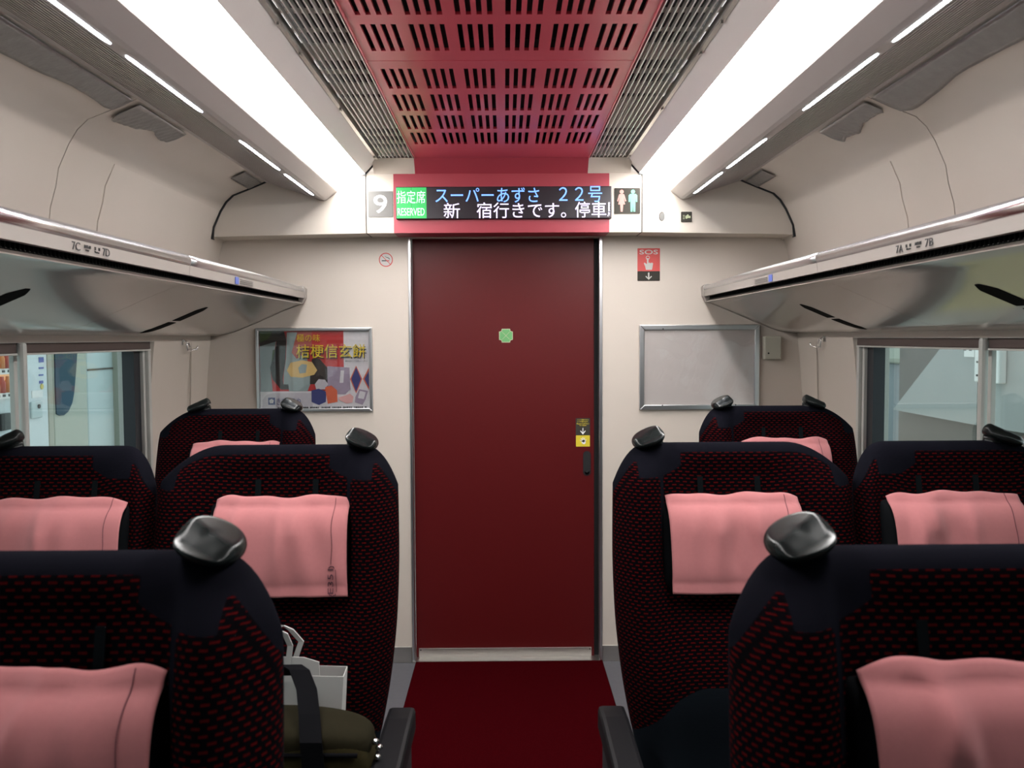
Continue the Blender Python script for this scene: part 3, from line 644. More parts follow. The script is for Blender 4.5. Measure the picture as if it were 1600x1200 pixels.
# ------------------------------------------------------------------ luggage racks
RP = [(0.8675, 1.551), (0.885, 1.5475), (0.9112, 1.5374), (0.955, 1.520), (1.0, 1.5005), (1.04, 1.4830), (1.0774, 1.4666), (1.115, 1.4510), (1.150, 1.4375), (1.1882, 1.4255), (1.235, 1.417), (1.2715, 1.4135)]
def under(x):
    for (xa, za), (xb, zb) in zip(RP, RP[1:]):
        if xa <= x <= xb: return za+(zb-za)*(x-xa)/(xb-xa)
    return RP[-1][1]
SEC = ((2.4535, D-0.002), (0.512, 2.4515), (Y0, 0.510))
for sg in (-1, 1):
    side = 'left' if sg < 0 else 'right'
    rk = empty('luggage_rack', (sg*1.05, 1.5, 1.41), 'long glossy beige luggage rack with silver rail on the %s wall' % side, 'luggage rack', 'luggage racks')
    for k, (y0, y1) in enumerate(SEC):
        pts = [(sg*x, z) for x, z in RP]+[(sg*1.262, 1.56), (sg*0.90, 1.58), (sg*0.8675, 1.5535)]
        child(MB().prism(pts, y0, y1).build('underside_panel', 'rack', smooth=False), rk)
        face = [(sg*0.853, 1.600), (sg*0.8555, 1.574), (sg*0.870, 1.574), (sg*0.93, 1.60), (sg*1.24, 1.615), (sg*1.24, 1.625), (sg*0.90, 1.612)]
        child(MB().prism(face, y0, y1).build('face_panel', 'rackface'), rk)
        tb = MB()
        if k == 0: tb.tube([(sg*0.866, y0+(y1-y0)*t, 1.6135-0.004*sstep(.5, 1, t)) for t in [i/24 for i in range(25)]], [0.0172-0.006*sstep(.35, 1, i/24) for i in range(25)], 20)
        else: tb.tube([(sg*0.866, y0, 1.6135), (sg*0.866, y1, 1.6135)], 0.0175, 20)
        child(tb.build('rail', 'tube' if k else 'alum', smooth=True), rk)
        child(box('slot_back', (min(sg*0.89, sg*0.90), max(sg*0.89, sg*0.90), y0, y1-(0.05 if k == 0 else 0), 1.55, 1.58), 'black'), rk)
    fb = MB(); y = 0.9
    while y < D-0.06: fb.box(min(sg*0.876, sg*0.889), max(sg*0.876, sg*0.889), y, y+0.004, 1.551, 1.576); y += 0.016
    fb.box(min(sg*.872, sg*.888), max(sg*.872, sg*.888), 0.9, D-0.05, 1.561, 1.5625)
    child(tag(fb.build('slot_fins', 'slot'), kind='stuff'), rk)
    # end cap against the end wall
    cap = [(sg*x, z) for x, z in RP]+[(sg*1.262, 1.58), (sg*0.90, 1.626), (sg*0.864, 1.6265), (sg*0.850, 1.616), (sg*0.853, 1.575)]
    child(MB().prism(cap, D-0.045, D-0.001).build('end_cap', 'rackface', bevel=0.004), rk)
    # air slots across the underside
    for yc in (2.985, 1.87, 0.9):
        n = 12; b = MB()
        for (t0, t1) in ((0, .47), (.53, 1)):
            vs = []
            m_ = 8
            for i in range(m_+1):
                t = t0+(t1-t0)*i/m_; x = 0.985+0.215*t; hw = 0.034*min(1, 7*min(t, 1-t)+.25)
                z = under(x)-0.0012; ys = yc-0.012*t
                vs += [(sg*x, ys-hw, z), (sg*x, ys+hw, z)]
            b.add(vs, [(2*i, 2*i+1, 2*i+3, 2*i+2) for i in range(m_)])
        child(b.build('air_slot', 'slot', solid=0.003), rk)
    # seat number lettering and small sticker
    rot = (90, 0, 90) if sg < 0 else (90, 0, -90)
    fxp = 0.8525
    def rtext(s_, y, w, h, m='ink', zc=1.5875):
        t = text('lettering', s_, .02, m, None, (sg*(fxp-0.0006+(1.600-zc)*.10), y, zc), rot=rot, width=w, height=h); child(t, rk)
    a_, b_ = ('7C', '7D') if sg < 0 else ('7B', '7A')
    rtext(a_, 1.805, 0.034, 0.0165); rtext(b_, 1.940, 0.034, 0.0165)
    w1, w2 = ('通路側', '窓側') if sg < 0 else ('通路側', '窓側')
    rtext('通路側', 1.853, 0.030, 0.007, zc=1.5905); rtext('Aisle', 1.853, 0.016, 0.004, zc=1.5835)
    rtext('窓　側', 1.897, 0.026, 0.007, zc=1.5905); rtext('Window', 1.897, 0.022, 0.004, zc=1.5835)
    yl = 2.86
    bl = box('notice_stripe', (min(sg*.8515, sg*.8535), max(sg*.8515, sg*.8535), yl, yl+.035, 1.576, 1.598), 'blueink'); child(bl, rk)
    for q in range(3): child(box('notice_line', (min(sg*.8517, sg*.8535), max(sg*.8517, sg*.8535), yl+.055, yl+.20, 1.580+.006*q, 1.5815+.006*q), 'signgrey'), rk)

# ------------------------------------------------------------------ windows
n = 0
for sg in (-1, 1):
    for (y0, y1) in WINDOWS[:2]:
        n += 1; w = tag(empty('window_%d' % n, (sg*1.3, (y0+y1)/2, WZ0)), 'train window with brown blind and silver mullion', kind='structure')
        def bx(nm, xa, xb, ya, yb, za, zb, m, bv=0.0):
            return child(MB().box(min(sg*xa, sg*xb), max(sg*xa, sg*xb), ya, yb, za, zb).build(nm, m, bevel=bv), w)
        bx('pane', 1.347, 1.352, y0+.02, y1-.02, WZ0, WZ1, 'glass')
        ym = y0+(2.385-1.50)
        bx('mullion', 1.268, 1.290, ym-.012, ym+.012, WZ0, WZ1, 'wframe', .009); bx('mullion_frame', 1.332, 1.346, ym+.056, ym+.088, WZ0, 1.366, 'wframe', .002)
        bx('gasket', 1.330, 1.346, ym+.089, ym+.100, WZ0, 1.365, 'gasket')
        for (ya, yb) in ((y0+.012, ym-.012), (ym+.012, y1-.006)):
            bx('blind_case', 1.285, 1.340, ya, yb, 1.366, 1.394, 'blind', .003)
            bx('blind_bar', 1.283, 1.300, ya, yb, 1.3605, 1.366, 'wframe', .001)
        for (ya, yb, s_) in ((y1-.048, y1, -1), (y0, y0+.048, 1)):
            bx('side_frame', 1.287, 1.40, yb-.022 if s_ < 0 else ya, yb if s_ < 0 else ya+.022, WZ0, WZ1, 'wframe', .002)
            bx('rail', 1.298, 1.345, ya+.004 if s_ < 0 else yb-.026, ya+.022 if s_ < 0 else yb-.004, WZ0, 1.366, 'wframe', .002)
            bx('gasket', 1.310, 1.352, (ya-.048) if s_ < 0 else yb-.004, (ya+.004) if s_ < 0 else yb+.048, WZ0, 1.366, 'gasket')
        bx('sill', 1.255, 1.40, y0, y1, WZ0-.02, WZ0+.004, 'wframe', .004)
        bx('top_lining', 1.275, 1.40, y0, y1, 1.393, 1.398, 'wframe')
        bx('outer_skin', 1.36, 1.40, y0-.05, y1+.05, WZ1, WZ1+.03, 'gasket')

# coat hooks
for sg in (-1, 1):
    y = 3.555; xw = wx(1.38)
    hk = empty('coat_hook', (sg*xw, y, 1.36), 'chrome folding coat hook on the %s pier under the rack' % ('left' if sg < 0 else 'right'), 'hook', 'coat hooks')
    child(MB().box(min(sg*(xw-.006), sg*(xw+.001)), max(sg*(xw-.006), sg*(xw+.001)), y-.010, y+.010, 1.378, 1.402).build('mount', 'chrome', bevel=.002), hk)
    x = xw-.012
    p = [(x+.004, y, 1.396), (x-.006, y, 1.392), (x-.008, y-.004, 1.370), (x-.008, y+.002, 1.358), (x-.014, y+.022, 1.356), (x-.030, y+.040, 1.362), (x-.036, y+.042, 1.374)]
    child(MB().tube([(sg*a, b, c) for a, b, c in p], .0035, 8).build('hook', 'chrome', smooth=True), hk)
    child(MB().tube([(sg*(x-.008), y-.006, 1.388), (sg*(x-.008), y+.016, 1.386), (sg*(x-.012), y+.018, 1.370)], .0028, 8).build('arm', 'chrome', smooth=True), hk)

# ------------------------------------------------------------------ seats
ZT = 1.1715
TAN = math.tan(R(12))
HW0 = 0.253
def bump(t): return math.exp(-t*t)
def zt_(s): return ZT-0.075*max(0, (-0.12-s)/0.133)**2.0-0.085*max(0, (s-0.165)/0.088)**2.6
ZB = 0.50
def wid(z): return 1.0+0.02*bump((z-.92)/.14)-0.20*max(0, (0.84-z)/0.34)**2
def prof(s, z, win=False):
    f = 0.050
    if win:
        f += 0.030*bump((s-0.238)/0.022)*sstep(1.185, 1.10, z)+0.030*bump((s+0.215)/0.055)*sstep(1.18, 1.06, z)
        f -= 0.018*sstep(0.21, 0.10, abs(s))*sstep(1.17, 1.10, z)*sstep(.78, .88, z)
        return f+0.035*bump((z-.70)/.12)*sstep(.24, .12, abs(s))
    f += 0.052*bump((s-0.205)/0.050)*sstep(1.185, 1.10, z)*(1-.35*sstep(.75, .55, z))
    f += 0.030*bump((s+0.215)/0.055)*sstep(1.18, 1.06, z)
    f -= 0.022*sstep(0.165, 0.06, abs(s))*sstep(1.17, 1.10, z)*sstep(.78, .88, z)
    f -= 0.014*bump((s-0.150)/0.014)*sstep(1.17, 1.12, z)*sstep(.80, .95, z)
    f += 0.035*bump((z-.70)/.12)*sstep(.24, .12, abs(s))
    return f
def lean(z): return -(ZT-z)*TAN
shells = {}
def shell_mesh(m, hw, kind):
    key = (m, round(hw, 3))
    if key in shells: return shells[key]
    NU, NV = 56, 60; vs = []; uvs = []; k = hw/HW0
    us = [math.sin(math.pi/2*(2*i/NU-1)*.995)/math.sin(math.pi/2*.995) for i in range(NU+1)]
    vv = [math.sin(math.pi/2*j/NV)**1.0 for j in range(NV+1)]
    def pt(u, v, front):
        s = u*HW0; zt = zt_(s); z = ZB+v*(zt-ZB); w = wid(z)
        rim = max(0, 1-abs(u)**7)**0.42*max(0, 1-v**16)**0.42
        y = lean(z)-prof(s, z, kind)*rim if front else lean(z)+0.052*rim
        return (m*s*k*w, y, z)
    bmv = []
    P = {}
    for side in (0, 1):
        for j in range(NV+1):
            for i in range(NU+1): P[side, i, j] = Vector(pt(us[i], vv[j], side == 0))
    # arc length coordinates
    UVc = {}
    for side in (0, 1):
        for j in range(NV+1):
            c = NU//2; UVc[side, c, j] = [0, 0]; acc = 0
            for i in range(c+1, NU+1): acc += (P[side, i, j]-P[side, i-1, j]).length; UVc[side, i, j] = [acc, 0]
            acc = 0
            for i in range(c-1, -1, -1): acc -= (P[side, i, j]-P[side, i+1, j]).length; UVc[side, i, j] = [acc, 0]
        for i in range(NU+1):
            acc = 0
            for j in range(NV+1):
                if j: acc += (P[side, i, j]-P[side, i, j-1]).length
                UVc[side, i, j][1] = acc
    fs, fuv = [], []
    idx = {}
    def vid(side, i, j):
        if i in (0, NU) or j == NV: side = 0
        if (side, i, j) not in idx: idx[side, i, j] = len(vs); vs.append(P[side, i, j])
        return idx[side, i, j]
    for side in (0, 1):
        for j in range(NV):
            for i in range(NU):
                q = [(i, j), (i+1, j), (i+1, j+1), (i, j+1)]
                fs.append([vid(side, *a) for a in q]); fuv.append([UVc[side, a[0], a[1]] for a in q])
    # bottom cap
    loop = [vid(0, i, 0) for i in range(NU+1)]+[vid(1, i, 0) for i in range(NU-1, 0, -1)]
    fs.append(loop); fuv.append([[0, 0]]*len(loop))
    me = bpy.data.meshes.new('backrest'); me.from_pydata(vs, [], fs)
    me.materials.append(M['fabric'])
    ul = me.uv_layers.new(name='UVMap'); kk = 0
    for p, uvq in zip(me.polygons, fuv):
        p.use_smooth = True
        for li, c in zip(p.loop_indices, uvq): ul.data[li].uv = c
    pa = me.attributes.new('plain', 'FLOAT', 'POINT'); la = me.attributes.new('lumbar', 'FLOAT', 'POINT')
    for (side, i, j), n_ in idx.items():
        s = us[i]*HW0; zt = zt_(s); z = ZB+vv[j]*(zt-ZB); a = abs(s)
        f = max(0.017-(zt-z), min(s-0.112, 0.207-s, z-1.108-0.5*max(0, 0.15-s)), min(s-0.1505, 0.1605-s, z-.98) if not kind else -1, min(-0.205-s, z-1.085))
        if side == 1: f = 0.05
        pa.data[n_].value = f*100
        la.data[n_].value = (0.700-0.8*max(0, a-0.09)**1.3-0.25*max(0, a-.15)-z)*100 if side == 0 else -5
    bm = bmesh.new(); bm.from_mesh(me); bmesh.ops.recalc_face_normals(bm, faces=bm.faces); bm.to_mesh(me); bm.free()
    shells[key] = me; return me

PX, PZ0, PZ1 = 0.150, 0.872, 1.058
def pil_front(x, z, q=6):  # forward surface of the pillow
    u = x/PX; v = (z-(PZ0+PZ1)/2)/((PZ1-PZ0)/2)
    return 0.034+0.052*max(0, 1-abs(u)**q)**.4*max(0, 1-abs(v)**4)**.45
def pillow_mesh():
    mb = MB()
    def fn(u, v):
        a = math.sin(math.pi/2*(2*u-1)); b = math.sin(math.pi/2*(2*v-1)); x = PX*a; z = (PZ0+PZ1)/2+b*(PZ1-PZ0)/2
        return (x, lean(z)-pil_front(x, z), z)
    def bk(u, v):
        a = math.sin(math.pi/2*(2*u-1)); b = math.sin(math.pi/2*(2*v-1)); x = PX*a; z = (PZ0+PZ1)/2+b*(PZ1-PZ0)/2
        return (x, lean(z)-0.030, z)
    mb.grid(fn, 26, 22); mb.grid(bk, 26, 22, flip=True)
    return mb.mesh('pillow', 'pillow', True, 0.0005)
pil_me = pillow_mesh()
def cover_mesh(seed, wl_, wr_):
    q = random.Random(seed); f = [(q.uniform(-.09, .09), q.uniform(.010, .026), q.uniform(-.6, .6), q.uniform(.008, .017)) for _ in range(5)]
    def wr(x, z):
        t = (1.07-z)/.19; s = 0
        for c, w_, sl, a in f: s += a*bump((x-c-sl*t*.12)/w_)*math.exp(-1.6*t)*(0.25+2.2*min(t, .35))
        s += 0.006*bump((x-f[0][0]*.4)/.05)*bump((t-.55)/.25)*(1 if seed % 2 else -1)
        return s
    def edge(x): return 1.073+0.0022*math.sin(x*33+seed)+0.0018*math.sin(x*70+2*seed)-0.008*max(0, (abs(x)-.10)/.04)**2
    def fn(u, v):
        x = -wl_+(wl_+wr_)*u; top = edge(x); z = top-(top-0.880)*v
        t = 1-v
        zz_ = min(max(z, PZ0+.03), PZ1-.004)
        y = max(pil_front(x*.80, zz_), 0.040 if v < .12 else 0.055)
        y = y+0.006+max(-.002, wr(x, z))
        if v < 0.10: y -= 0.010*((0.10-v)/.10)**2
        x2 = x*(1-.012*math.sin(math.pi*v))+0.004*v
        return (x2, lean(z)-y, z)
    return MB().grid(fn, 60, 44), fn
cush_me = None
def cushion_mesh():
    mb = MB()
    def fn(u, v):
        a = math.sin(math.pi/2*(2*u-1)); x = .235*a
        y = -.13-.44*v; z = .475+.02*math.sin(math.pi*v)-.05*v**6+.018*abs(a)**3
        z -= .06*max(0, abs(a)-.9)*10*.3
        return (x, y, z)
    def bt(u, v):
        a = math.sin(math.pi/2*(2*u-1)); return (.235*a, -.13-.44*v, .37)
    mb.grid(fn, 20, 16); mb.grid(bt, 20, 16, flip=True)
    for e_ in (0, 1):
        mb.grid(lambda u, v: tuple(Vector(fn(e_, u)).lerp(Vector(bt(e_, u)), v)), 16, 2); mb.grid(lambda u, v: tuple(Vector(fn(u, e_)).lerp(Vector(bt(u, e_)), v)), 20, 2)
    return mb.mesh('cushion', 'lumbar', True, 0.0005)
def grip_mesh(m):
    mb = MB(); NU, NV = 32, 20; th = 18*m
    def sp(c, p): return math.copysign(abs(c)**p, c)
    def fn(u, v):
        a = 2*math.pi*u; b = math.pi*(v-.5)
        x = .036*math.cos(b)**.7*sp(math.cos(a), .9); y = .052*math.cos(b)**.7*sp(math.sin(a), .9); z = .0150*sp(math.sin(b), .85)
        if z > 0:
            e_ = z/.0150; hA = .0150-.10*x; hB = .0150+.60*(y+.010)+.25*x; k_ = .004
            h_ = max(0, min(1, .5+.5*(hB-hA)/k_)); hm = hB+(hA-hB)*h_-k_*h_*(1-h_)
            z = max(.0005, min(hm, .021))*min(1, e_*1.35)
        x += .004
        c, s = math.cos(R(20)), math.sin(R(20)); x, z = x*c+z*s, -x*s+z*c
        y, z = y, z+.04*y
        return (m*x, y-.006, z+.015)
    mb.grid(fn, NU, NV)
    mb.tube([(-.006*m, .006, -.014), (-.006*m, .006, .002), (-.008*m, .004, .014)], [.027, .025, .023], 18)
    return mb.mesh('grip', 'grip', True, 0.0003)
grips = {1: grip_mesh(1), -1: grip_mesh(-1)}
def make_seat(x, y, m, label, grip_at, hw=HW0, cov_dx=0.012, seed=1, arm=True, name='train_seat', show_logo=True):
    root = empty(name, (x, y, 0), label, 'seat', 'dark red-dashed train seats')
    def put(nm, me, **k): return link(nm, me, root, **k)
    put('backrest', shell_mesh(m, hw, hw < 0.24))
    p = put('pillow', pil_me); p.location.x = cov_dx-.004
    cm, fn = cover_mesh(seed, .139, .139)
    cv = put('headrest_cover', cm.mesh('headrest_cover', 'pink', True), solid=-0.0012); cv.location.x = cov_dx; tag(cv, 'pink cloth headrest cover')
    # stitched line and lettering on the cover, always on its right
    def surf(x_, z_):
        u = (x_+.139)/.278; best = min((abs(fn(u, v/60)[2]-z_), v/60) for v in range(61)); return Vector(fn(u, best[1]))
    xs = 0.1085
    z_lo, z_hi = 0.882, 1.070
    b = MB(); prev = None; L = [surf(xs+.0012*math.sin(i*.5), z_lo+(z_hi-z_lo)*i/30)+Vector((0, -.0011, 0)) for i in range(31) if not (.884 < z_lo+(z_hi-z_lo)*i/30 < .940)]
    L = [q for q in L if q.z > .94]
    b.tube(L, .0006, 5); o = b.build('stitch_line', 'thread', cv)
    if show_logo:
        t = text('logo', 'E351', .02, 'thread', cv, (0, 0, 0), width=.050, height=.0115)
        me = t.data
        # lay the lettering on the cloth, reading upwards
        for v in me.vertices:
            lx, ly = v.co.x, v.co.y; q = surf(xs-ly, .911+lx); v.co = (xs-ly, q.y-.0016-(v.co.z*1.0), .911+lx)
        t.rotation_euler = (0, 0, 0)
        for dx, w_ in ((.0085, .0007),):
            MB().tube([surf(xs+dx, zq)+Vector((0, -.0014, 0)) for zq in (.888, .90, .912, .924, .934)], w_, 4).build('small_print', 'thread', cv)
        for (zc, a0) in ((.8855, 180), (.9365, 0)):
            MB().tube([surf(xs+.0062*math.cos(R(a0+180*i/8)), zc+.004*math.sin(R(a0+180*i/8)))+Vector((0, -.0014, 0)) for i in range(9)], .0009, 4).build('logo_arc', 'thread', cv)
    for dx in (-.060, .062):
        def sf(u, v):
            xx = cov_dx+dx-.006+.012*u; z = 1.060+.044*v; return (xx, lean(z)-prof(m*xx*HW0/hw, z, hw < 0.24)-.003, z)
        MB().grid(sf, 2, 6).build('strap', 'strap', root, solid=.0015)
    for s, gm in grip_at:
        g = put('grip', grips[gm]); xg = m*s*hw/HW0; g.location = (xg, 0.0, zt_(s)-.004)
    put('cushion', cush_me).scale.x = hw/HW0
    for sx in (-.17*m, .02*m):
        MB().box(sx-.02, sx+.02, -.50, -.06, FZ+.03, .37).build('pedestal', 'frame_dark', root, bevel=.008)
        MB().box(sx-.03, sx+.03, -.52, -.02, FZ, FZ+.03).build('foot', 'frame_dark', root, bevel=.006)
    if arm:
        a = MB(); xa = m*.283
        pts = [(-.23, .640), (-.235, .690), (-.30, .694), (-.53, .690), (-.575, .676), (-.58, .655), (-.55, .645)]
        v0 = [(xa-.026, py, pz) for py, pz in pts]; v1 = [(xa+.026, py, pz) for py, pz in pts]; nn = len(pts)
        a.add(v0+v1, [tuple(range(nn)), tuple(range(2*nn-1, nn-1, -1))]+[(i, (i+1) % nn, (i+1) % nn+nn, i+nn) for i in range(nn)])
        a.build('armrest', 'arm', root, bevel=.008)
        MB().box(xa-.018, xa+.018, -.53, -.24, .30, .645).build('armrest_panel', 'frame_dark', root, bevel=.008)
    return root
cush_me = cushion_mesh()
GA, GW = 0.172, -0.120     # grip places: aisle corner, window shoulder
YN, YM, YF = 0.963, 1.935, 2.955
def g(m, s): return (s, m if s > 0 else -m)
make_seat(-0.493, YN, 1, 'nearest dark seat on the left, cut off by the photo corner', [g(1, GA)], seed=3, show_logo=False)
make_seat(0.493, YN, -1, 'nearest dark seat on the right, cut off by the photo corner', [g(-1, GA)], seed=4, cov_dx=0.0)
make_seat(-0.485, YM, 1, 'aisle seat left of the carpet with bags lying on it', [g(1, GA)], seed=5, cov_dx=0.022)
make_seat(0.485, YM, -1, 'empty aisle seat right of the carpet, second row from viewer', [g(-1, GA)], seed=6, cov_dx=-0.012)
make_seat(-0.972, YM, 1, 'window seat on the left beside the seat with bags', [g(1, GW)], hw=0.220, seed=7, cov_dx=0.045, arm=False)
make_seat(0.972, YM, -1, 'window seat on the right in the second row', [g(-1, GW)], hw=0.220, seed=8, cov_dx=-0.035, arm=False)
make_seat(-0.878, YF, 1, 'single far seat under the framed poster with two grips', [g(1, GA), g(1, -0.125)], seed=9)
make_seat(0.893, YF, -1, 'single far seat below the empty frame with two grips', [g(-1, GA), g(-1, -0.125)], seed=10, cov_dx=0.01)

# ------------------------------------------------------------------ bags on the left aisle seat
bag = empty('shoulder_bag', (-0.43, 1.50, 0.49), 'olive canvas shoulder bag with black strap on the left aisle seat', 'bag')
def rbox(mb, cx, cy, cz, rx, ry, rz, p=4.5, mi=0, n=28):
    def sp(c, e): return math.copysign(abs(c)**e, c)
    e_ = 2/p
    def fn(u, v):
        a = 2*math.pi*u; b = math.pi*(v-.5)
        x = rx*sp(math.cos(b), e_)*sp(math.cos(a), e_); y = ry*sp(math.cos(b), e_)*sp(math.sin(a), e_); z = rz*sp(math.sin(b), e_)
        k = 1+.03*math.sin(14*x+9*z)+.02*math.sin(31*z-17*x)
        return (cx+x, cy+y*k, cz+z-.012*(x/rx)**2*(1 if z > 0 else 0))
    return mb.grid(fn, 2*n, n)
child(rbox(MB(), -.43, 1.50, .625, .205, .070, .132, 6).build('body', 'olive', smooth=True, weld=.0005), bag)
child(rbox(MB(), -.43, 1.497, .722, .202, .066, .040, 4).build('flap', 'olive_dark', smooth=True, weld=.0005), bag)
child(MB().tube([(-.60, 1.429, .722), (-.45, 1.428, .724), (-.30, 1.429, .722), (-.245, 1.436, .718)], .004, 6).build('zipper', 'web', smooth=True), bag)
child(MB().box(-.285, -.245, 1.424, 1.432, .676, .682).build('pull_tab', 'web', bevel=.001), bag)
def strap(pts, w, nm, m, par):
    mb = MB(); vs = []; fs = []
    for (x, y, z) in pts: vs += [(x-w/2, y, z), (x+w/2, y, z)]
    fs = [(2*i, 2*i+1, 2*i+3, 2*i+2) for i in range(len(pts)-1)]
    child(mb.add(vs, fs).build(nm, m, solid=.003), par)
strap([(-.400, 1.60, .790), (-.385, 1.580, .815), (-.365, 1.555, .815), (-.345, 1.52, .795), (-.330, 1.47, .772), (-.318, 1.425, .745), (-.310, 1.422, .65), (-.308, 1.422, .55)], .036, 'strap', 'web', bag)
child(MB().tube([(-.310, 1.415, .648), (-.310, 1.420, .648)], .010, 16).build('badge', 'copper'), bag)
for (x, z) in ((-.224, .722), (-.218, .712), (-.221, .695)): child(MB().tube([(x, 1.475, z), (x+.006, 1.472, z+.004)], .005, 8).build('buckle', 'chrome', smooth=True), bag)
pbx = empty('paper_bag', (-.39, 1.62, .50), 'white paper carrier bag with handles behind the olive bag', 'bag')
b = MB(); b.add([(-.52, 1.60, .50), (-.318, 1.60, .50), (-.300, 1.615, .782), (-.53, 1.615, .790), (-.52, 1.665, .50), (-.318, 1.665, .50), (-.302, 1.665, .782), (-.53, 1.66, .792)], [(0, 1, 2, 3), (4, 7, 6, 5), (0, 4, 5, 1), (1, 5, 6, 2), (0, 3, 7, 4)])
child(b.build('sack', 'paper', solid=.002), pbx)
child(MB().add([(-.46, 1.630, .76), (-.345, 1.632, .76), (-.347, 1.634, .803), (-.375, 1.634, .812), (-.46, 1.634, .815)], [(0, 1, 2, 3, 4)]).build('folded_flap', 'paper', solid=.003), pbx)
for k, (xx, yy) in enumerate(((-.425, 1.632), (-.420, 1.655))):
    strap([(xx-.01, yy, .79), (xx-.008, yy, .835), (xx-.012, yy-.005, .858), (xx+.002, yy-.008, .868), (xx+.018, yy-.006, .860), (xx+.026+.01*k, yy, .835), (xx+.020, yy, .79)], .010, 'handle', 'paper', pbx)

# ------------------------------------------------------------------ outside, left: platform with vending machine and kiosk wall
M['plat'] = mat('platform_concrete', (0.25, 0.255, 0.24), 0.8, noise=0.1, nscale=4)
M['vend'] = mat('vending_white', (0.62, 0.70, 0.74), 0.4)
M['kiosk'] = mat('kiosk_panel', (0.40, 0.44, 0.38), 0.5); M['kioskl'] = mat('kiosk_pale', (0.50, 0.60, 0.62), 0.45); M['kioskb'] = mat('kiosk_blue', (0.004, 0.055, 0.095), 0.5, spec=0.2)
M['kpost'] = mat('kiosk_post', (0.36, 0.37, 0.31), 0.5)
M['can_o'] = mat('drink_orange', (0.65, 0.22, 0.05), 0.4); M['can_y'] = mat('drink_yellow', (0.62, 0.50, 0.10), 0.4); M['can_r'] = mat('drink_red', (0.45, 0.06, 0.04), 0.4); M['can_b'] = mat('drink_blue', (0.08, 0.12, 0.40), 0.4)
M['vendglow'] = mat('vending_backlight', (0.7, 0.4, 0.2), 0.5, emit=(1.0, 0.50, 0.22), estr=0.55)
for sg, nm in ((-1, 'left'), (1, 'right')):
    tag(MB().box(min(sg*1.62, sg*6), max(sg*1.62, sg*6), -3, 14, FZ-.5, FZ-.06).build('platform', 'plat'), 'grey concrete station platform outside the %s windows' % nm, 'platform')
XV = -2.60
def out(px, py, x): # distance along the track and height of something seen at a side plane
    r = at(px, py, 1.0); y = x/r[0]; return y, EYE+(r[1]-EYE)*y
PZ = FZ-.06
ya = out(-60, 560, XV)[0]; yb = out(74, 560, XV)[0]
vm = empty('vending_machine', (XV-.35, (ya+yb)/2, PZ), 'white drinks vending machine on the platform at far left', 'vending machine')
child(MB().box(XV-.70, XV, ya, yb, PZ+.05, 1.80).build('cabinet', 'vend', bevel=.015), vm)
child(MB().box(XV-.66, XV-.04, ya+.03, yb-.03, PZ, PZ+.05).build('plinth', 'ink'), vm)
dy0, dy1 = ya+.06, out(21, 600, XV)[0]
zb0 = out(10, 622, XV)[1]
child(MB().box(XV, XV+.006, dy0, dy1, zb0, 1.72).build('display', 'vendglow'), vm)
rows = [zb0+.035, zb0+.035+.125, zb0+.035+.25, zb0+.035+.375]
for ri, zr in enumerate(rows):
    y = dy0+.03; q = 0
    child(MB().box(XV+.006, XV+.03, dy0, dy1, zr-.034, zr-.004).build('price_rail', 'white'), vm)
    while y < dy1-.02:
        c = ('can_o', 'can_y', 'can_r', 'can_b', 'can_o')[(q*3+ri*2) % 5]
        child(MB().tube([(XV+.022, y, zr-.004), (XV+.022, y, zr+.050), (XV+.022, y, zr+.062), (XV+.022, y, zr+.080)], [.017, .017, .010, .009], 10).build('drink_bottle', c, smooth=True), vm)
        child(MB().box(XV+.030, XV+.033, y-.012, y+.012, zr-.024, zr-.012).build('button', 'ink'), vm)
        y += .052; q += 1
def vbox(nm, px0, px1, py0, py1, m, t=.01, bv=.0):
    y0, z1 = out(px0, py0, XV); y1, z0 = out(px1, py1, XV); return child(MB().box(XV, XV+t, y0, y1, z0, z1).build(nm, m, bevel=bv), vm)
vbox('card_reader', -4, 13, 647, 671, 'ink', .02, .006); vbox('coin_slot', 17, 21, 634, 641, 'ink'); vbox('note_slot', 18, 22, 650, 664, 'ink')
vbox('notice', 49, 66, 611, 620, 'white', .004); vbox('change_cup', 46, 64, 628, 652, 'kioskl', .012, .01)
y, z = out(57, 635, XV); child(MB().tube([(XV+.012, y, z), (XV+.018, y, z)], .012, 16).build('return_lever', 'ink'), vm)
y, z = out(65, 604, XV); child(MB().tube([(XV, y, z), (XV+.004, y, z)], .016, 9).build('star_badge', 'can_y'), vm)
for py, w_, h_ in ((545, .040, .012), (562, .052, .030), (575, .050, .010), (586, .048, .008), (597, .040, .016)):
    y, z = out(64, py, XV); child(MB().box(XV, XV+.003, y-w_/2, y+w_/2, z-h_/2, z+h_/2).build('faded_mark', 'blueink'), vm)
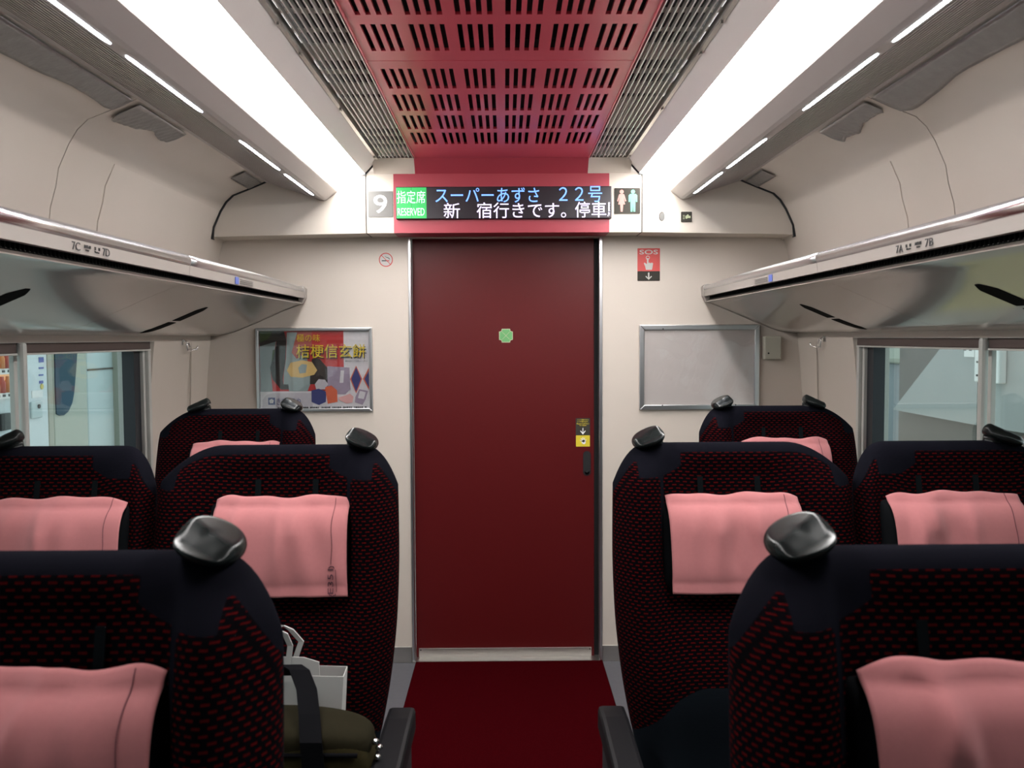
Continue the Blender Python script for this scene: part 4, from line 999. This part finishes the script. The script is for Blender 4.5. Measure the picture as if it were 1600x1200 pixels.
# kiosk wall made of separate panels
def kiosk(nm, px0, px1, x, depth, m, label, cat, z1=2.3, extra=None):
    y0 = out(px0, 600, x)[0]; y1 = out(px1, 600, x)[0]; r = empty(nm, (x, (y0+y1)/2, PZ), label, cat)
    child(MB().box(x-depth, x, y0, y1, PZ, z1).build('panel', m, bevel=.006), r); return r, y0, y1
kiosk('kiosk_post', 75, 83, -2.62, .2, 'kpost', 'narrow beige post right of the vending machine outside', 'post')
r, y0, y1 = kiosk('kiosk_wall', 83.5, 136, -2.70, .1, 'kiosk', 'beige kiosk panel with tall dark blue oval window outside', 'wall panel')
xk = -2.70; ps = []
for px, py in ((84, 500), (84, 550), (85, 600), (86, 630), (87, 647), (92, 649.5), (98, 649), (105, 643), (111, 630), (114, 615), (117, 580), (119, 550), (120, 500)):
    ps.append(out(px, py, xk))
mb = MB(); nn = len(ps); mb.add([(xk+.008, y, z) for y, z in ps]+[(xk, y, z) for y, z in ps], [tuple(range(nn)), tuple(range(2*nn-1, nn-1, -1))]+[(i, (i+1) % nn, (i+1) % nn+nn, i+nn) for i in range(nn)])
child(mb.build('blue_pane', 'kioskb'), r)
r, y0, y1 = kiosk('pale_locker', 137, 193, -2.78, .1, 'kioskl', 'pale blue-grey wall panel with a horizontal joint outside left window', 'wall panel')
zj = out(165, 576, -2.78)[1]; child(MB().box(-2.782, -2.775, y0, y1, zj-.006, zj+.006).build('joint', 'trimline'), r)
kiosk('kiosk_column', 194, 206, -2.70, .12, 'kpost', 'slim greenish column by the left window edge outside', 'post')
r, y0, y1 = kiosk('station_partition', 206, 232, -2.80, .1, 'kioskl', 'pale panel with round bolts at right edge of left window', 'wall panel')
for py in (571, 581): y, z = out(208, py, -2.80); child(MB().tube([(-2.80, y+.02, z), (-2.785, y+.02, z)], .014, 12).build('bolt', 'chrome', smooth=True), r)
kiosk('station_wall', 232, 330, -2.9, .1, 'kiosk', 'plain station wall panel beyond the left window', 'wall panel')

# ------------------------------------------------------------------ outside, right: stair side, timetable, platform line
M['stair'] = mat('stair_panel', (0.33, 0.35, 0.35), 0.5, noise=0.03, nscale=3); M['stairdark'] = mat('stair_soffit', (0.11, 0.105, 0.095), 0.6); M['tact'] = mat('tactile_yellow', (0.50, 0.42, 0.08), 0.7)
M['stairblue'] = mat('stair_lower', (0.20, 0.24, 0.27), 0.5)
XS = 3.0
ps = [out(1395, 640, XS), out(1478, 533, XS), out(1500, 505, XS), out(1750, 480, XS), out(1750, 700, XS), out(1545, 668, XS)]
st = empty('stair_wall', (XS, ps[1][0], PZ), 'pale grey slanted side wall of a stairway outside right window', 'stair wall')
mb = MB(); nn = len(ps); mb.add([(XS, y, z) for y, z in ps]+[(XS+.12, y, z) for y, z in ps], [tuple(range(nn)), tuple(range(2*nn-1, nn-1, -1))]+[(i, (i+1) % nn, (i+1) % nn+nn, i+nn) for i in range(nn)])
child(mb.build('side_panel', 'stair'), st)
for px in (1529,):
    y = out(px, 600, XS)[0]; child(MB().box(XS-.004, XS, y, y+.008, .4, 1.15).build('joint', 'trimline'), st)
y0, y1 = out(1545, 668, XS)[0], out(1395, 640, XS)[0]
child(MB().box(XS+.10, XS+.2, y0-1.2, y1+.12, PZ+.002, 2.2).build('soffit_wall', 'stairdark'), st)
ps = [out(1440, 652, XS-.02), out(1545, 671, XS-.02), out(1700, 702, XS-.02), out(1700, 640, XS-.02), out(1530, 608, XS-.02), out(1470, 613, XS-.02)]
kb = empty('ticket_cabinet', (3.3, 7.2, PZ), 'cream cabinet with rounded lower corner left of the stair wall outside', 'cabinet')
y0, z0 = out(1432, 571, 3.6); y1, _ = out(1362, 571, 3.6)
child(MB().box(3.6, 4.1, y0, y1+.5, z0, 2.3).build('upper_box', 'kiosk', bevel=.05), kb); child(MB().box(3.7, 4.1, y0+.2, y1+.5, PZ, z0).build('lower_box', 'stairblue', bevel=.01), kb)
y0, z1 = out(1523, 520, XS-.05); y1, z0 = out(1560, 600, XS-.05); ylo, yhi = min(y0, y1), max(y0, y1)
tt = empty('timetable_board', (XS-.03, (ylo+yhi)/2, z0), 'white framed timetable board on the stair wall outside', 'sign')
child(MB().box(XS-.05, XS-.001, ylo, yhi, z0, z1).build('frame', 'white', bevel=.008), tt)
for k in range(10):
    z = z0+.035+.028*k; 
    child(MB().box(XS-.053, XS-.049, ylo+.04, yhi-.03-.03*(k % 3), z, z+.013).build('text_line', ('blueink', 'ink', 'signgrey', 'yellow')[(0 if k == 5 else 3 if k == 6 else 1+k % 2)]), tt)
y0, z1 = out(1505, 528, XS-.02); y1, z0 = out(1520, 558, XS-.02)
nt_ = empty('notice_sheet', (XS-.01, (y0+y1)/2, z0), 'small white notice beside the timetable board outside', 'sign')
child(MB().box(XS-.012, XS-.001, min(y0, y1), max(y0, y1), z0, z1).build('sheet', 'white'), nt_)
for k in range(2): child(MB().box(XS-.014, XS-.011, min(y0, y1)+.03+.07*k, min(y0, y1)+.06+.07*k, z0+.04, z1-.02).build('text_line', 'ink'), nt_)
tag(MB().box(2.15, 2.45, -3, 14, PZ, PZ+.006).build('tactile_strip', 'tact'), 'yellow tactile strip along the right platform', 'tactile paving')
